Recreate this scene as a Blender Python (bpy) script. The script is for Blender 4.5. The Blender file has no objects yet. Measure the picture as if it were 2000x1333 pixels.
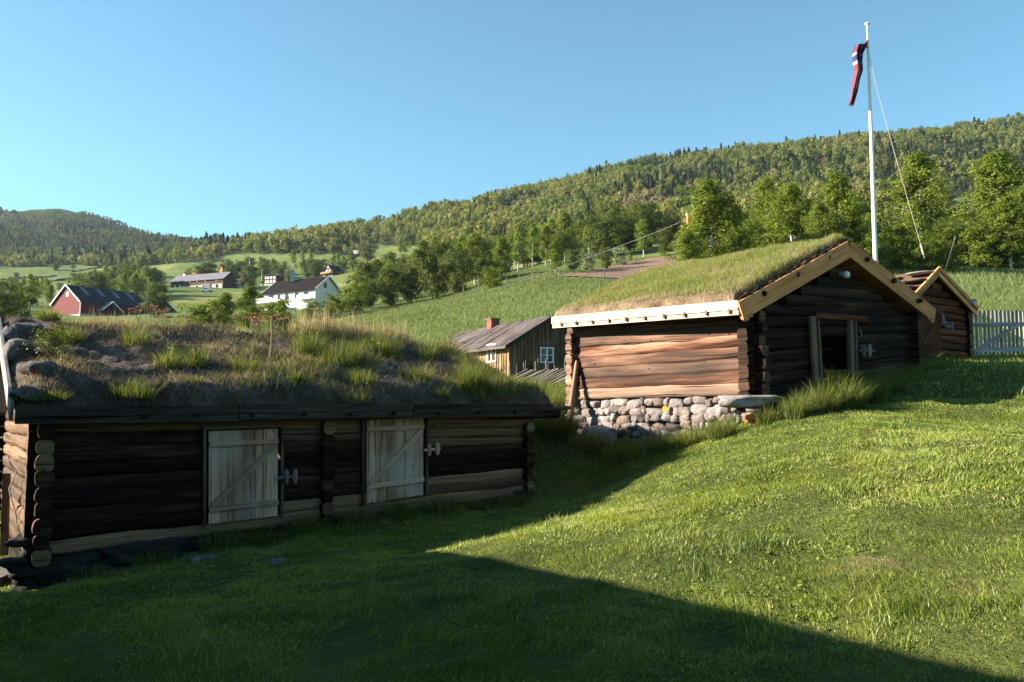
import bpy, math, random
import numpy as np
from mathutils import Vector, Matrix
R = math.radians
rng = np.random.default_rng(7)
random.seed(7)
scene = bpy.context.scene
COL = scene.collection

# ------------------------------------------------------------------ camera, sky, sun, exposure
EYE = 1.65                     # eye height over the lawn
FPX, CX, CY = 1650.0, 1000.0, 666.5
PITCH = math.atan((800 - CY) / FPX)
cam = bpy.data.cameras.new("camera"); cam_o = bpy.data.objects.new("camera", cam); COL.objects.link(cam_o)
cam.sensor_width = 36.0; cam.lens = 36.0 * FPX / 2000.0
cam.clip_start = 0.1; cam.clip_end = 6000
cam_o.location = (0, 0, EYE); cam_o.rotation_euler = (R(90) + PITCH, 0, 0)
scene.camera = cam_o

SUN_EL, SUN_A = 22.3, -1.0      # sun low, from the left (angle from -X towards the camera side)
world = bpy.data.worlds.new("World"); scene.world = world; world.use_nodes = True
wn = world.node_tree; wn.nodes.clear()
wo = wn.nodes.new('ShaderNodeOutputWorld'); wb = wn.nodes.new('ShaderNodeBackground')
sk = wn.nodes.new('ShaderNodeTexSky'); sk.sky_type = 'NISHITA'; sk.sun_disc = False
sk.sun_elevation = R(SUN_EL); sk.sun_rotation = R(270 - SUN_A)
sk.air_density = 1.0; sk.dust_density = 0.05; sk.ozone_density = 1.2; sk.altitude = 300
wb.inputs['Strength'].default_value = 0.05
wt = wn.nodes.new('ShaderNodeMix'); wt.data_type = 'RGBA'; wt.blend_type = 'MULTIPLY'; wt.inputs[0].default_value = 1; wt.inputs[7].default_value = (.67, 1.10, 1.11, 1)
wn.links.new(sk.outputs[0], wt.inputs[6]); wn.links.new(wt.outputs[2], wb.inputs[0]); wn.links.new(wb.outputs[0], wo.inputs[0])
sl = bpy.data.lights.new("sun", 'SUN'); so = bpy.data.objects.new("sun", sl); COL.objects.link(so)
sl.energy = 5.0; sl.angle = R(0.5); sl.color = (1.0, 0.90, 0.76)
SV = Vector((-math.cos(R(SUN_A)) * math.cos(R(SUN_EL)), -math.sin(R(SUN_A)) * math.cos(R(SUN_EL)), math.sin(R(SUN_EL))))
so.rotation_euler = SV.to_track_quat('Z', 'Y').to_euler(); so.location = (-60, 0, 60)
scene.view_settings.view_transform = 'Standard'; scene.view_settings.look = 'None'
scene.view_settings.exposure = 2.0; scene.view_settings.gamma = 1.0
scene.cycles.max_bounces = 6; scene.cycles.diffuse_bounces = 1; scene.cycles.glossy_bounces = 2
scene.cycles.transmission_bounces = 4; scene.cycles.use_denoising = True; scene.cycles.denoising_prefilter = 'NONE'; scene.cycles.sample_clamp_indirect = 3

# ------------------------------------------------------------------ survey helpers
SP, CP = math.sin(PITCH), math.cos(PITCH)
def ray(px, py):
    a = (px - CX) / FPX; b = (CY - py) / FPX
    return Vector((a, CP - b * SP, SP + b * CP))
def at(px, py, Y):
    d = ray(px, py); t = Y / d.y
    return Vector((d.x * t, Y, EYE + d.z * t))
def proj(P):
    P = np.asarray(P, float); x = P[..., 0]; y = P[..., 1]; z = P[..., 2] - EYE
    w = y * CP + z * SP; v = -y * SP + z * CP
    w = np.where(np.abs(w) < 1e-6, 1e-6, w)
    return CX + FPX * x / w, CY - FPX * v / w
def xy(px, Y, py=800):
    p = at(px, py, Y); return (p.x, p.y)

def _h(i, j, s):
    n = (i * 374761393 + j * 668265263 + s * 974634777) & 0xffffffff
    n = ((n ^ (n >> 13)) * 1274126177) & 0xffffffff
    return ((n ^ (n >> 16)) & 0xffff) / 65535.0
def vnoise(x, y, s=0):
    x = np.asarray(x, float); y = np.asarray(y, float)
    i = np.floor(x).astype(np.int64); j = np.floor(y).astype(np.int64)
    fx = x - i; fy = y - j; fx = fx * fx * (3 - 2 * fx); fy = fy * fy * (3 - 2 * fy)
    a = _h(i, j, s); b = _h(i + 1, j, s); c = _h(i, j + 1, s); d = _h(i + 1, j + 1, s)
    return (a + (b - a) * fx) * (1 - fy) + (c + (d - c) * fx) * fy
def fbm(x, y, s=0, o=4):
    r = 0; a = .5; t = 0
    for k in range(o):
        r = r + a * vnoise(x * 2 ** k, y * 2 ** k, s + k * 17); t += a; a *= .5
    return r / t - .5

# ------------------------------------------------------------------ terrain heights
class TPS:
    def __init__(s, P, z, lam=1e-3):
        s.P = np.array(P, float); n = len(s.P)
        K = s.k(s.P, s.P) + lam * np.eye(n)
        A = np.zeros((n + 3, n + 3)); A[:n, :n] = K; A[:n, n] = 1; A[:n, n + 1:] = s.P
        A[n, :n] = 1; A[n + 1:, :n] = s.P.T
        s.w = np.linalg.solve(A, np.concatenate([z, [0, 0, 0]]))
    @staticmethod
    def k(a, b):
        d2 = ((a[:, None, :] - b[None, :, :]) ** 2).sum(-1)
        return np.where(d2 < 1e-12, 0, .5 * d2 * np.log(d2 + 1e-12))
    def __call__(s, Q):
        out = []
        for c in range(0, len(Q), 20000):
            q = Q[c:c + 20000]; n = len(s.P)
            out.append(s.k(q, s.P) @ s.w[:n] + s.w[n] + q @ s.w[n + 1:])
        return np.concatenate(out)
near_px = [(-60, 1185, 10.4), (40, 1150, 11.3), (250, 1110, 12.0), (480, 1062, 12.9), (830, 1000, 14.5), (1035, 968, 15.9), (600, 1070, 11.9),
           (810, 1075, 11.6), (400, 1120, 10.6), (1160, 908, 17.2), (1300, 872, 17.0), (1108, 852, 18.6), (1142, 868, 19.3), (1480, 812, 15.9),
           (1400, 838, 16.4), (1660, 762, 17.4), (1800, 722, 19.4), (1885, 706, 24), (2000, 698, 24.6), (2200, 690, 25), (2000, 785, 15),
           (2000, 900, 10), (1500, 945, 10), (1250, 990, 11), (1000, 1060, 10), (1650, 850, 12.5), (1800, 800, 15), (5, 850, 26), (5, 1000, 15.5),
           (-250, 900, 22), (1060, 800, 22), (1060, 760, 28), (1000, 748, 38), (1100, 742, 38), (900, 742, 38), (800, 750, 30),
           (600, 780, 24), (300, 770, 32), (1000, 655, 52), (880, 665, 52), (1200, 640, 50), (1950, 600, 39), (1850, 625, 36),
           (1600, 700, 30), (1400, 730, 30), (1500, 600, 50), (1950, 550, 55), (1700, 575, 48), (300, 760, 52), (0, 760, 50), (2300, 600, 42)]
near_w = [(0, 0, -1.65), (-5, 0, -1.95), (5, 0, -1.15), (0, -10, -1.75), (10, 4, -.55), (-12, 4, -2.1), (-16, 12, -2.2), (-3, 5.5, -1.8),
          (16, 14, .7), (-12, -15, -2.2), (12, -12, -.6), (0, 4.5, -1.62), (3, 4.8, -1.34), (0, -40, -2), (-40, 0, -2.5), (40, 0, 2.5)]
NP = [tuple(at(*q)) for q in near_px] + [(a, b, c + EYE) for a, b, c in near_w]
NP = np.array(NP)
near_f = TPS(NP[:, :2], NP[:, 2], .02)
far_px = [  # px, py, depth of the ground there
    (1000, 655, 52), (880, 662, 52), (1200, 640, 50), (1950, 600, 39), (1500, 600, 50), (1950, 550, 55), (0, 752, 50), (400, 742, 52), (700, 690, 52),
    (1000, 566, 88), (850, 604, 92), (1150, 550, 92), (1100, 543, 104), (1310, 548, 84), (1230, 527, 125), (1310, 497, 150), (1000, 540, 125),
    (780, 620, 85), (600, 650, 90), (300, 660, 90), (60, 655, 90), (860, 583, 130), (720, 602, 135), (660, 606, 150),
    (580, 606, 178), (510, 612, 172), (120, 618, 192), (250, 616, 200), (0, 600, 200), (380, 622, 150), (400, 603, 235), (330, 575, 300), (470, 568, 320),
    (400, 568, 325), (700, 562, 250), (780, 552, 230), (640, 543, 375), (535, 558, 375), (710, 534, 370), (300, 545, 420), (130, 530, 590), (210, 527, 600),
    (0, 535, 560), (60, 570, 450), (0, 585, 330), (200, 575, 320), (780, 506, 400), (740, 500, 460), (500, 520, 480), (380, 515, 540),
    (600, 474, 540), (480, 486, 600), (780, 436, 640), (1000, 390, 720), (1000, 470, 350), (900, 510, 270), (1000, 520, 200), (1150, 352, 740), (1300, 326, 740), (1300, 420, 420),
    (1300, 465, 230), (1160, 490, 240), (1230, 480, 200), (1500, 302, 740), (1500, 420, 300), (1700, 280, 740), (1720, 432, 215), (2000, 250, 740),
    (1800, 400, 350), (1885, 400, 260), (1890, 432, 190), (2000, 330, 500), (1900, 517, 78), (1600, 520, 68), (1400, 530, 66), (1750, 515, 74), (2000, 512, 80),
    (100, 412, 1300), (0, 418, 1300), (190, 424, 1300), (270, 458, 1250), (200, 470, 950), (100, 495, 760), (340, 474, 1000), (460, 480, 850), (0, 480, 800), (300, 515, 680),
    # beyond the skylines the land levels off and falls
    (100, 445, 1800), (0, 450, 1800), (270, 470, 1700), (460, 490, 1300), (600, 520, 900), (780, 500, 1000), (1000, 450, 1100), (1300, 400, 1100),
    (1500, 380, 1100), (1700, 370, 1100), (2000, 340, 1100),
    (-500, 440, 1300), (-500, 560, 500), (-500, 650, 150), (-500, 740, 60), (2500, 220, 740), (2500, 380, 300), (2500, 520, 80), (2500, 640, 42)]
FP_ = np.array([tuple(at(*q)) for q in far_px])
def pol(x, y):
    r = np.hypot(x, y); return np.stack([np.arctan2(x, y) * 2.6, np.log(r + 1e-6)], -1)
FR = np.hypot(FP_[:, 0], FP_[:, 1])
far_f = TPS(pol(FP_[:, 0], FP_[:, 1]), (FP_[:, 2] - EYE) / FR, 2e-4)
TH0 = R(40)
def far_z(x, y):
    th = np.arctan2(x, y); r = np.hypot(x, y)
    def f(t): return far_f(np.stack([t * 2.6, np.log(r + 1e-6)], -1)) * r + EYE
    zin = f(np.clip(th, -TH0, TH0))
    out = np.abs(th) > TH0
    if out.any():
        zl = f(np.full_like(r, -TH0)); zr = f(np.full_like(r, TH0))
        k = np.where(th > 0, (th - TH0) / (2 * math.pi - 2 * TH0), (th + 2 * math.pi - TH0) / (2 * math.pi - 2 * TH0))
        k = k * k * (3 - 2 * k)
        zin = np.where(out, zr * (1 - k) + zl * k, zin)
        damp = np.clip((np.abs(th) - R(60)) / R(60), 0, 1); zin = zin * (1 - .75 * damp)
    return zin
def gz(x, y):
    sc = np.isscalar(x); x = np.atleast_1d(np.asarray(x, float)); y = np.atleast_1d(np.asarray(y, float))
    sh = x.shape; x = x.ravel(); y = y.ravel(); r = np.hypot(x, y)
    k = np.clip((r - 32) / 16, 0, 1); k = k * k * (3 - 2 * k)
    z = np.zeros_like(x); m = k < 1
    if m.any(): z[m] += (1 - k[m]) * near_f(np.stack([x[m], y[m]], -1))
    m = k > 0
    if m.any(): z[m] += k[m] * far_z(x[m], y[m])
    z += fbm(x / 2.5, y / 2.5, 3, 3) * np.clip(r / 60, .05, .25) * np.clip(r / 8, 0, 1)
    m = r < 32
    if m.any(): z[m] += fbm(x[m] * 1.7, y[m] * 1.7, 33, 4) * .11 * np.clip((32 - r[m]) / 8, 0, 1)
    z += fbm(x / 60, y / 60, 5, 4) * np.clip((r - 150) / 500, 0, 1) * 14
    z = z.reshape(sh)
    return float(z[0]) if sc else z
_HT = np.exp(np.linspace(math.log(4), math.log(1800), 900))
def hit(px, py, rmin=4):
    d = ray(px, py); hd = math.hypot(d.x, d.y); t = _HT / hd
    X = d.x * t; Y = d.y * t; Z = EYE + d.z * t; g = gz(X, Y)
    b = (Z < g) & (_HT > rmin)
    i = int(np.argmax(b)) if b.any() else len(t) - 1
    return Vector((X[i], Y[i], g[i]))

# ------------------------------------------------------------------ mesh + object helpers
def tag(o, label=None, cat=None, group=None, kind=None):
    if label: o['label'] = label
    if cat: o['category'] = cat
    if group: o['group'] = group
    if kind: o['kind'] = kind
    return o
def empty(name, loc, label=None, cat=None, group=None):
    o = bpy.data.objects.new(name, None); COL.objects.link(o); o.location = loc; o.empty_display_size = .3
    return tag(o, label, cat, group)
def raw_mesh(name, V, F, tone=None, rnd=None, uv=None, smooth=False):
    V = np.asarray(V, np.float32); F = np.asarray(F, np.int32); k = F.shape[1]
    me = bpy.data.meshes.new(name); me.vertices.add(len(V)); me.vertices.foreach_set('co', V.ravel())
    me.loops.add(F.size); me.loops.foreach_set('vertex_index', F.ravel())
    me.polygons.add(len(F)); me.polygons.foreach_set('loop_start', np.arange(0, F.size, k, dtype=np.int32))
    if smooth: me.polygons.foreach_set('use_smooth', np.ones(len(F), bool))
    for nm, a in (('tone', tone), ('rnd', rnd)):
        if a is not None:
            at_ = me.attributes.new(nm, 'FLOAT', 'POINT'); at_.data.foreach_set('value', np.asarray(a, np.float32))
    if uv is not None:
        l = me.uv_layers.new(name='UVMap'); l.data.foreach_set('uv', np.asarray(uv, np.float32)[F.ravel()].ravel())
    me.update(calc_edges=True)
    return me
def put(name, me, mat, parent=None, loc=None):
    if mat is not None and not me.materials: me.materials.append(mat)
    o = bpy.data.objects.new(name, me); COL.objects.link(o)
    if parent is not None: o.parent = parent
    if loc is not None: o.location = loc
    return o

class MB:
    """collects shapes in world space; build() links them as ONE mesh object"""
    def __init__(s): s.V = []; s.F = []; s.T = []; s.N = []; s.U = []; s.S = []
    def _v(s, pts, uvs, tone, rnd):
        b = len(s.V); s.V += [tuple(p) for p in pts]; s.U += uvs; s.T += [tone] * len(pts); s.N += [rnd] * len(pts); return b
    def quad(s, a, b, c, d, tone=.5, rnd=None, sm=False):
        rnd = random.random() if rnd is None else rnd
        a, b, c, d = map(Vector, (a, b, c, d)); L = (b - a).length; H = (d - a).length; o = rnd * 37
        i = s._v((a, b, c, d), [(o, o), (o + L, o), (o + L, o + H), (o, o + H)], tone, rnd)
        s.F.append((i, i + 1, i + 2, i + 3)); s.S.append(sm)
    def hexa(s, P, tone=.5, rnd=None):
        """P: 8 corners, bottom 0-3 ccw then top 4-7; axis 0->1 is the long one"""
        rnd = random.random() if rnd is None else rnd
        P = [Vector(p) for p in P]
        c = sum(P, Vector()) / 8
        for f in ((0, 3, 2, 1), (4, 5, 6, 7), (0, 1, 5, 4), (1, 2, 6, 5), (2, 3, 7, 6), (3, 0, 4, 7)):
            q = [P[k] for k in f]
            n = (q[1] - q[0]).cross(q[2] - q[0])
            if n.dot(sum(q, Vector()) / 4 - c) < 0: q.reverse()
            e1 = (q[1] - q[0]).length; e2 = (q[2] - q[1]).length
            if e2 > e1: q = q[1:] + q[:1]
            s.quad(*q, tone, rnd)
    def board(s, a, b, w, t, up=(0, 0, 1), tone=.5, rnd=None, taper=1.0):
        """a->b centre line, w = width along up, t = thickness sideways"""
        a = Vector(a); b = Vector(b); d = (b - a).normalized(); up = Vector(up)
        side = d.cross(up).normalized(); u = side.cross(d).normalized()
        P = []
        for sg in (-1, 1):
            P += [a + u * sg * w / 2 - side * t / 2, b + u * sg * w * taper / 2 - side * t * taper / 2, b + u * sg * w * taper / 2 + side * t * taper / 2, a + u * sg * w / 2 + side * t / 2]
        s.hexa(P, tone, rnd)
    def box(s, c, sx, sy, sz, rz=0, tone=.5, rnd=None):
        c = Vector(c); m = Matrix.Rotation(rz, 3, 'Z')
        P = [c + m @ Vector((i * sx / 2, j * sy / 2, k * sz / 2)) for k in (-1, 1) for i, j in ((-1, -1), (1, -1), (1, 1), (-1, 1))]
        s.hexa(P, tone, rnd)
    def tube(s, pts, rad, n=8, tone=.5, rnd=None, cap=True, sm=True, sq=0.0, rough=0.0, endtone=None, ry=None):
        """rad: number or list; sq squares the section; ry second radius factor"""
        rnd = random.random() if rnd is None else rnd
        pts = [Vector(p) for p in pts]; m = len(pts)
        if not hasattr(rad, '__len__'): rad = [rad] * m
        o = rnd * 53; ln = 0; b0 = len(s.V); ph = rnd * 20
        for k, p in enumerate(pts):
            d = (pts[min(k + 1, m - 1)] - pts[max(k - 1, 0)]).normalized()
            up = Vector((0, 0, 1)) if abs(d.z) < .9 else Vector((0, 1, 0))
            sd = d.cross(up).normalized(); u = sd.cross(d)
            if k: ln += (p - pts[k - 1]).length
            for j in range(n + 1):
                a = 2 * math.pi * j / n; ca, sa = math.cos(a), math.sin(a)
                pq = 4 + 9 * sq; q = (abs(ca) ** pq + abs(sa) ** pq) ** (-1 / pq)
                r = rad[k] * (1 + sq * (q - 1))
                if rough: r *= 1 + rough * (math.sin(a % (2 * math.pi) * 3 + ph) * .5 + math.sin(ln * 2.3 + ph * 2) * .6 + math.sin((j % n) * 12.9 + k * 7.7 + ph) * .5)
                s.V.append(tuple(p + sd * ca * r * (ry or 1) + u * sa * r)); s.U.append((o + ln, o + rad[0] * 2 * math.pi * j / n)); s.T.append(tone); s.N.append(rnd)
        for k in range(m - 1):
            for j in range(n):
                i = b0 + k * (n + 1) + j; s.F.append((i, i + 1, i + n + 2, i + n + 1)); s.S.append(sm)
        if cap:
            et = tone if endtone is None else endtone
            for k, fl in ((0, False), (m - 1, True)):
                ring = [Vector(s.V[b0 + k * (n + 1) + j]) for j in range(n)]
                c = sum(ring, Vector()) / n
                i = s._v(ring + [c], [(o + (q - c).x + (q - c).y, o + (q - c).z) for q in ring] + [(o, o)], et, rnd)
                for j in range(n):
                    f = (i + j, i + (j + 1) % n, i + n)
                    s.F.append(f[::-1] if fl else f); s.S.append(False)
    def rock(s, c, rx, ry, rz, rot=0, tone=.5, amp=.22, sub=2, rnd=None, tilt=0.0, pw=.8, cut=(.55, .85)):
        V, F = ICO[sub]; rnd = random.random() if rnd is None else rnd; sd = int(rnd * 9999)
        W = V.copy(); gg = np.random.default_rng(random.randint(0, 10 ** 6))
        for _ in range(9):
            nn = gg.normal(0, 1, 3); nn /= np.linalg.norm(nn); ex = np.maximum(0, W @ nn - gg.uniform(*cut)); W = W - ex[:, None] * nn
        W *= 1.12
        n = fbm(W[:, 0] * 1.3 + 5 + W[:, 2], W[:, 1] * 1.3 + 9 - W[:, 2] * .7, sd, 3)
        W = np.sign(W) * np.abs(W) ** pw * (1 + amp * 2.2 * n)[:, None]
        W *= (rx, ry, rz)
        if tilt: ct, st_ = math.cos(tilt), math.sin(tilt); W = np.stack([W[:, 0] * ct - W[:, 2] * st_, W[:, 1], W[:, 0] * st_ + W[:, 2] * ct], -1)
        ca, sa = math.cos(rot), math.sin(rot)
        X = W[:, 0] * ca - W[:, 1] * sa; Y = W[:, 0] * sa + W[:, 1] * ca
        P = np.stack([X + c[0], Y + c[1], W[:, 2] + c[2]], -1)
        i = s._v(P.tolist(), [(float(p[0] + p[1] + rnd * 9), float(p[2])) for p in P], tone, rnd)
        for f in F: s.F.append(tuple(int(q) + i for q in f)); s.S.append(True)
    def build(s, name, mat, parent=None):
        me = bpy.data.meshes.new(name)
        off = parent_origin(parent)
        me.from_pydata([(v[0] - off[0], v[1] - off[1], v[2] - off[2]) for v in s.V], [], s.F)
        me.polygons.foreach_set('use_smooth', s.S)
        for nm, a in (('tone', s.T), ('rnd', s.N)):
            me.attributes.new(nm, 'FLOAT', 'POINT').data.foreach_set('value', a)
        l = me.uv_layers.new(name='UVMap'); uv = np.array(s.U, np.float32)
        li = np.empty(len(me.loops), np.int32); me.loops.foreach_get('vertex_index', li); l.data.foreach_set('uv', uv[li].ravel())
        me.update()
        me.materials.append(mat)
        return put(name, me, None, parent)
def parent_origin(p):
    o = Vector((0, 0, 0))
    while p is not None: o = o + p.location; p = p.parent
    return o
def ico(sub):
    t = (1 + 5 ** .5) / 2
    V = [Vector(v).normalized() for v in ((-1, t, 0), (1, t, 0), (-1, -t, 0), (1, -t, 0), (0, -1, t), (0, 1, t), (0, -1, -t), (0, 1, -t), (t, 0, -1), (t, 0, 1), (-t, 0, -1), (-t, 0, 1))]
    F = [(0, 11, 5), (0, 5, 1), (0, 1, 7), (0, 7, 10), (0, 10, 11), (1, 5, 9), (5, 11, 4), (11, 10, 2), (10, 7, 6), (7, 1, 8), (3, 9, 4), (3, 4, 2), (3, 2, 6), (3, 6, 8), (3, 8, 9), (4, 9, 5), (2, 4, 11), (6, 2, 10), (8, 6, 7), (9, 8, 1)]
    for _ in range(sub):
        c = {}; G = []
        def mid(a, b):
            k = (min(a, b), max(a, b))
            if k not in c: V.append(((V[a] + V[b]) / 2).normalized()); c[k] = len(V) - 1
            return c[k]
        for a, b, d in F:
            x, y, z = mid(a, b), mid(b, d), mid(d, a); G += [(a, x, z), (b, y, x), (d, z, y), (x, y, z)]
        F = G
    return np.array([tuple(v) for v in V]), np.array(F)
ICO = {k: ico(k) for k in (1, 2, 3)}

# ------------------------------------------------------------------ materials
class NT:
    def __init__(s, name, bump_mat=True):
        s.m = bpy.data.materials.new(name); s.m.use_nodes = True; s.t = s.m.node_tree; s.t.nodes.clear()
        s.out = s.n('ShaderNodeOutputMaterial'); s.b = s.n('ShaderNodeBsdfPrincipled'); s.l(s.b.outputs[0], s.out.inputs[0])
        s.b.inputs['Roughness'].default_value = .8; s.b.inputs['Specular IOR Level'].default_value = .10
    def n(s, t, **k):
        o = s.t.nodes.new(t)
        for a, b in k.items(): setattr(o, a, b)
        return o
    def l(s, a, b): s.t.links.new(a, b)
    def sock(s, i, v):
        if hasattr(v, 'links') or hasattr(v, 'is_linked'): s.l(v, i)
        else: i.default_value = v
    def coord(s, kind='Object', scale=(1, 1, 1), loc=(0, 0, 0)):
        tc = s.n('ShaderNodeTexCoord'); mp = s.n('ShaderNodeMapping'); s.l(tc.outputs[kind], mp.inputs[0])
        mp.inputs['Scale'].default_value = scale; mp.inputs['Location'].default_value = loc; return mp.outputs[0]
    def geo(s, scale=(1, 1, 1)):
        g = s.n('ShaderNodeNewGeometry'); mp = s.n('ShaderNodeMapping'); s.l(g.outputs['Position'], mp.inputs[0]); mp.inputs['Scale'].default_value = scale; return mp.outputs[0]
    def noise(s, v, scale, det=4, rough=.55, dist=0):
        o = s.n('ShaderNodeTexNoise'); s.l(v, o.inputs['Vector']); o.inputs['Scale'].default_value = scale; o.inputs['Detail'].default_value = det
        o.inputs['Roughness'].default_value = rough; o.inputs['Distortion'].default_value = dist; return o.outputs['Fac']
    def ramp(s, f, stops):
        o = s.n('ShaderNodeValToRGB'); s.l(f, o.inputs[0]); e = o.color_ramp.elements
        while len(e) < len(stops): e.new(.5)
        for k, (p, c) in enumerate(stops):
            e[k].position = p; e[k].color = (c, c, c, 1) if not hasattr(c, '__len__') else (*c, 1)
        return o.outputs[0]
    def mix(s, f, a, b, mode='MIX'):
        o = s.n('ShaderNodeMix', data_type='RGBA', blend_type=mode); s.sock(o.inputs[0], f)
        for i, v in ((6, a), (7, b)):
            s.sock(o.inputs[i], (*v, 1) if isinstance(v, tuple) and len(v) == 3 else v)
        return o.outputs[2]
    def math(s, op, a, b=0.0):
        o = s.n('ShaderNodeMath', operation=op); s.sock(o.inputs[0], a); s.sock(o.inputs[1], b); return o.outputs[0]
    def attr(s, n):
        o = s.n('ShaderNodeAttribute', attribute_name=n); return o.outputs['Fac']
    def bump(s, h, st=.3, d=.02):
        o = s.n('ShaderNodeBump'); s.l(h, o.inputs['Height']); o.inputs['Strength'].default_value = st; o.inputs['Distance'].default_value = d; s.l(o.outputs[0], s.b.inputs['Normal'])
    def base(s, c): s.sock(s.b.inputs['Base Color'], (*c, 1) if isinstance(c, tuple) and len(c) == 3 else c)
def plain(name, c, rough=.7, var=.25, scale=8):
    m = NT(name); n = m.noise(m.coord(), scale)
    a = tuple(x * (1 - var) for x in c); b = tuple(min(1, x * (1 + var)) for x in c)
    m.base(m.ramp(n, [(.3, a), (.7, b)])); m.b.inputs['Roughness'].default_value = rough; m.bump(n, .15, .01); return m.m
def wood(name, dark, mid, light, new=None, knots=True, gscale=1.0, crack=.55, grey=None, st=(.30, .48, .66), dist=.6, cr=.8):
    """grain runs along U; attribute tone 0 = old dark wood, 1 = fresh pale wood"""
    m = NT(name)
    uv1 = m.coord('UV', (.55 * gscale, 7 * gscale, 1)); uv2 = m.coord('UV', (1.6 * gscale, 46 * gscale, 1)); uv3 = m.coord('UV', (.28, 17, 1), (3, 5, 0))
    n1 = m.noise(uv1, 1.0, 5, .6, dist); n2 = m.noise(uv2, 1.0, 3, .6, .3); n3 = m.noise(uv3, 1.0, 4, .5, .2)
    c = m.ramp(n1, [(st[0], dark), (st[1], mid), (st[2], light)])
    if new is not None:
        pale = m.ramp(n1, [(.3, tuple(x * .6 for x in new)), (.6, new)])
        c = m.mix(m.attr('tone'), c, pale)
    c = m.mix(.75, c, m.ramp(n2, [(.3, .45), (.65, 1.1)]), 'MULTIPLY')
    c = m.mix(cr, c, m.ramp(n3, [(.355, .05), (.405, 1.0)]), 'MULTIPLY') if crack else c
    c = m.mix(1.0, c, m.ramp(m.attr('rnd'), [(0, .55), (1, 1.3)]), 'MULTIPLY')
    if grey is not None: c = m.mix(m.ramp(m.noise(m.geo(), 1.3, 3), [(.45, 0.0), (.65, .7)]), c, grey)
    if knots:
        v = m.n('ShaderNodeTexVoronoi'); m.l(m.coord('UV', (1.7, 5.0, 1)), v.inputs['Vector']); v.inputs['Scale'].default_value = 1.3
        c = m.mix(m.ramp(v.outputs['Distance'], [(.06, .8), (.13, 0.0)]), c, tuple(x * .5 for x in dark))
    m.base(c); m.b.inputs['Roughness'].default_value = .72
    m.bump(m.math('ADD', n2, m.math('MULTIPLY', n3, 1.6)), .55, .012)
    return m.m
M = {}
M['log_dark'] = wood('old_dark_logs', (.006, .003, .002), (.020, .010, .006), (.085, .04, .022), new=(.38, .23, .12), st=(.34, .5, .68), dist=1)
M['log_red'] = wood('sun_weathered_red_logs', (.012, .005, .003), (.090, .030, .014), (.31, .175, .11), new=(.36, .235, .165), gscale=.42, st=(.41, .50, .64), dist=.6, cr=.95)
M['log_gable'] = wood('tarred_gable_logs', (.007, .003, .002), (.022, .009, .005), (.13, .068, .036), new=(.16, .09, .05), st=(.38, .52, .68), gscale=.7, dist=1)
M['log_end'] = wood('cut_log_ends', (.10, .06, .035), (.22, .14, .08), (.4, .28, .17), knots=False)
M['door'] = wood('pale_weathered_door_boards', (.30, .13, .06), (.58, .34, .20), (.68, .46, .32), grey=(.54, .42, .34))
M['barge'] = wood('new_pine_boards', (.50, .19, .065), (.74, .325, .115), (.82, .41, .17), gscale=.5, cr=.45)
M['eave'] = wood('fresh_pale_eave_boards', (.55, .40, .26), (.66, .50, .34), (.72, .58, .42), gscale=.5, cr=.3)
M['gutter'] = wood('grey_green_weathered_boards', (.032, .024, .018), (.064, .050, .040), (.11, .09, .075))
M['grey'] = wood('silver_grey_weathered_wood', (.10, .085, .07), (.22, .19, .16), (.38, .34, .29))
M['board'] = wood('brown_weathered_cladding', (.05, .032, .02), (.13, .085, .05), (.27, .18, .11), grey=(.19, .135, .095))
M['yboard'] = wood('ochre_cladding', (.24, .13, .055), (.40, .25, .115), (.50, .35, .19))
M['shake'] = wood('mossy_roof_boards', (.04, .025, .02), (.12, .085, .07), (.22, .175, .15), grey=(.15, .14, .14))
M['reddoor'] = wood('reddish_shed_wood', (.035, .010, .004), (.13, .038, .016), (.28, .095, .04))
M['picket'] = wood('chalky_white_pickets', (.22, .20, .185), (.32, .295, .28), (.42, .395, .38), knots=False)
M['white'] = plain('white_paint', (.78, .78, .77), .5, .05)
M['red'] = plain('falu_red_boards', (.13, .020, .017), .7, .2, 3)
M['dred'] = plain('dark_red_boards', (.12, .022, .018), .7, .2, 3)
M['brown'] = plain('dark_brown_boards', (.09, .045, .03), .7, .3, 2)
M['orange'] = plain('orange_boards', (.45, .17, .06), .7, .2, 2)
M['blackroof'] = plain('black_roof_sheet', (.022, .028, .034), .8, .15, 2)
M['slate'] = plain('slate_roof', (.16, .15, .17), .6, .25, 1)
M['brownroof'] = plain('dark_brown_tiles', (.010, .007, .0065), .95, .2, 2)
M['concrete'] = plain('pale_concrete', (.42, .40, .36), .8, .2, 1)
M['brick'] = plain('red_brick', (.20, .085, .06), .8, .3, 6)
M['metal'] = plain('dull_metal', (.35, .36, .38), .4, .1)
M['dark'] = plain('dark_interior_earth', (.02, .015, .01), .9, .2)
M['bark'] = plain('tree_bark', (.10, .08, .06), .9, .3, 3)
M['rope'] = plain('pale_rope', (.34, .31, .27), .8, .2, 20)
M['flowerO'] = plain('rusty_flower_heads', (.34, .16, .08), .9, .3, 30)
M['flowerY'] = plain('yellow_petals', (.75, .5, .03), .7, .1, 30)
def glass_mat():
    m = NT('window_glass'); m.base((.02, .025, .03)); m.b.inputs['Roughness'].default_value = .08; m.b.inputs['Specular IOR Level'].default_value = .6; return m.m
M['glass'] = glass_mat()
def globe_mat():
    m = NT('opal_lamp_glass'); m.base((.75, .78, .82)); m.b.inputs['Roughness'].default_value = .2; return m.m
M['globe'] = globe_mat()
def birchbark():
    m = NT('birch_bark'); v = m.geo((1, 1, 3)); n = m.noise(v, 3, 4); m.base(m.ramp(n, [(.42, (.10, .09, .08)), (.5, (.48, .45, .41))])); return m.m
M['birch'] = birchbark()
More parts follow.
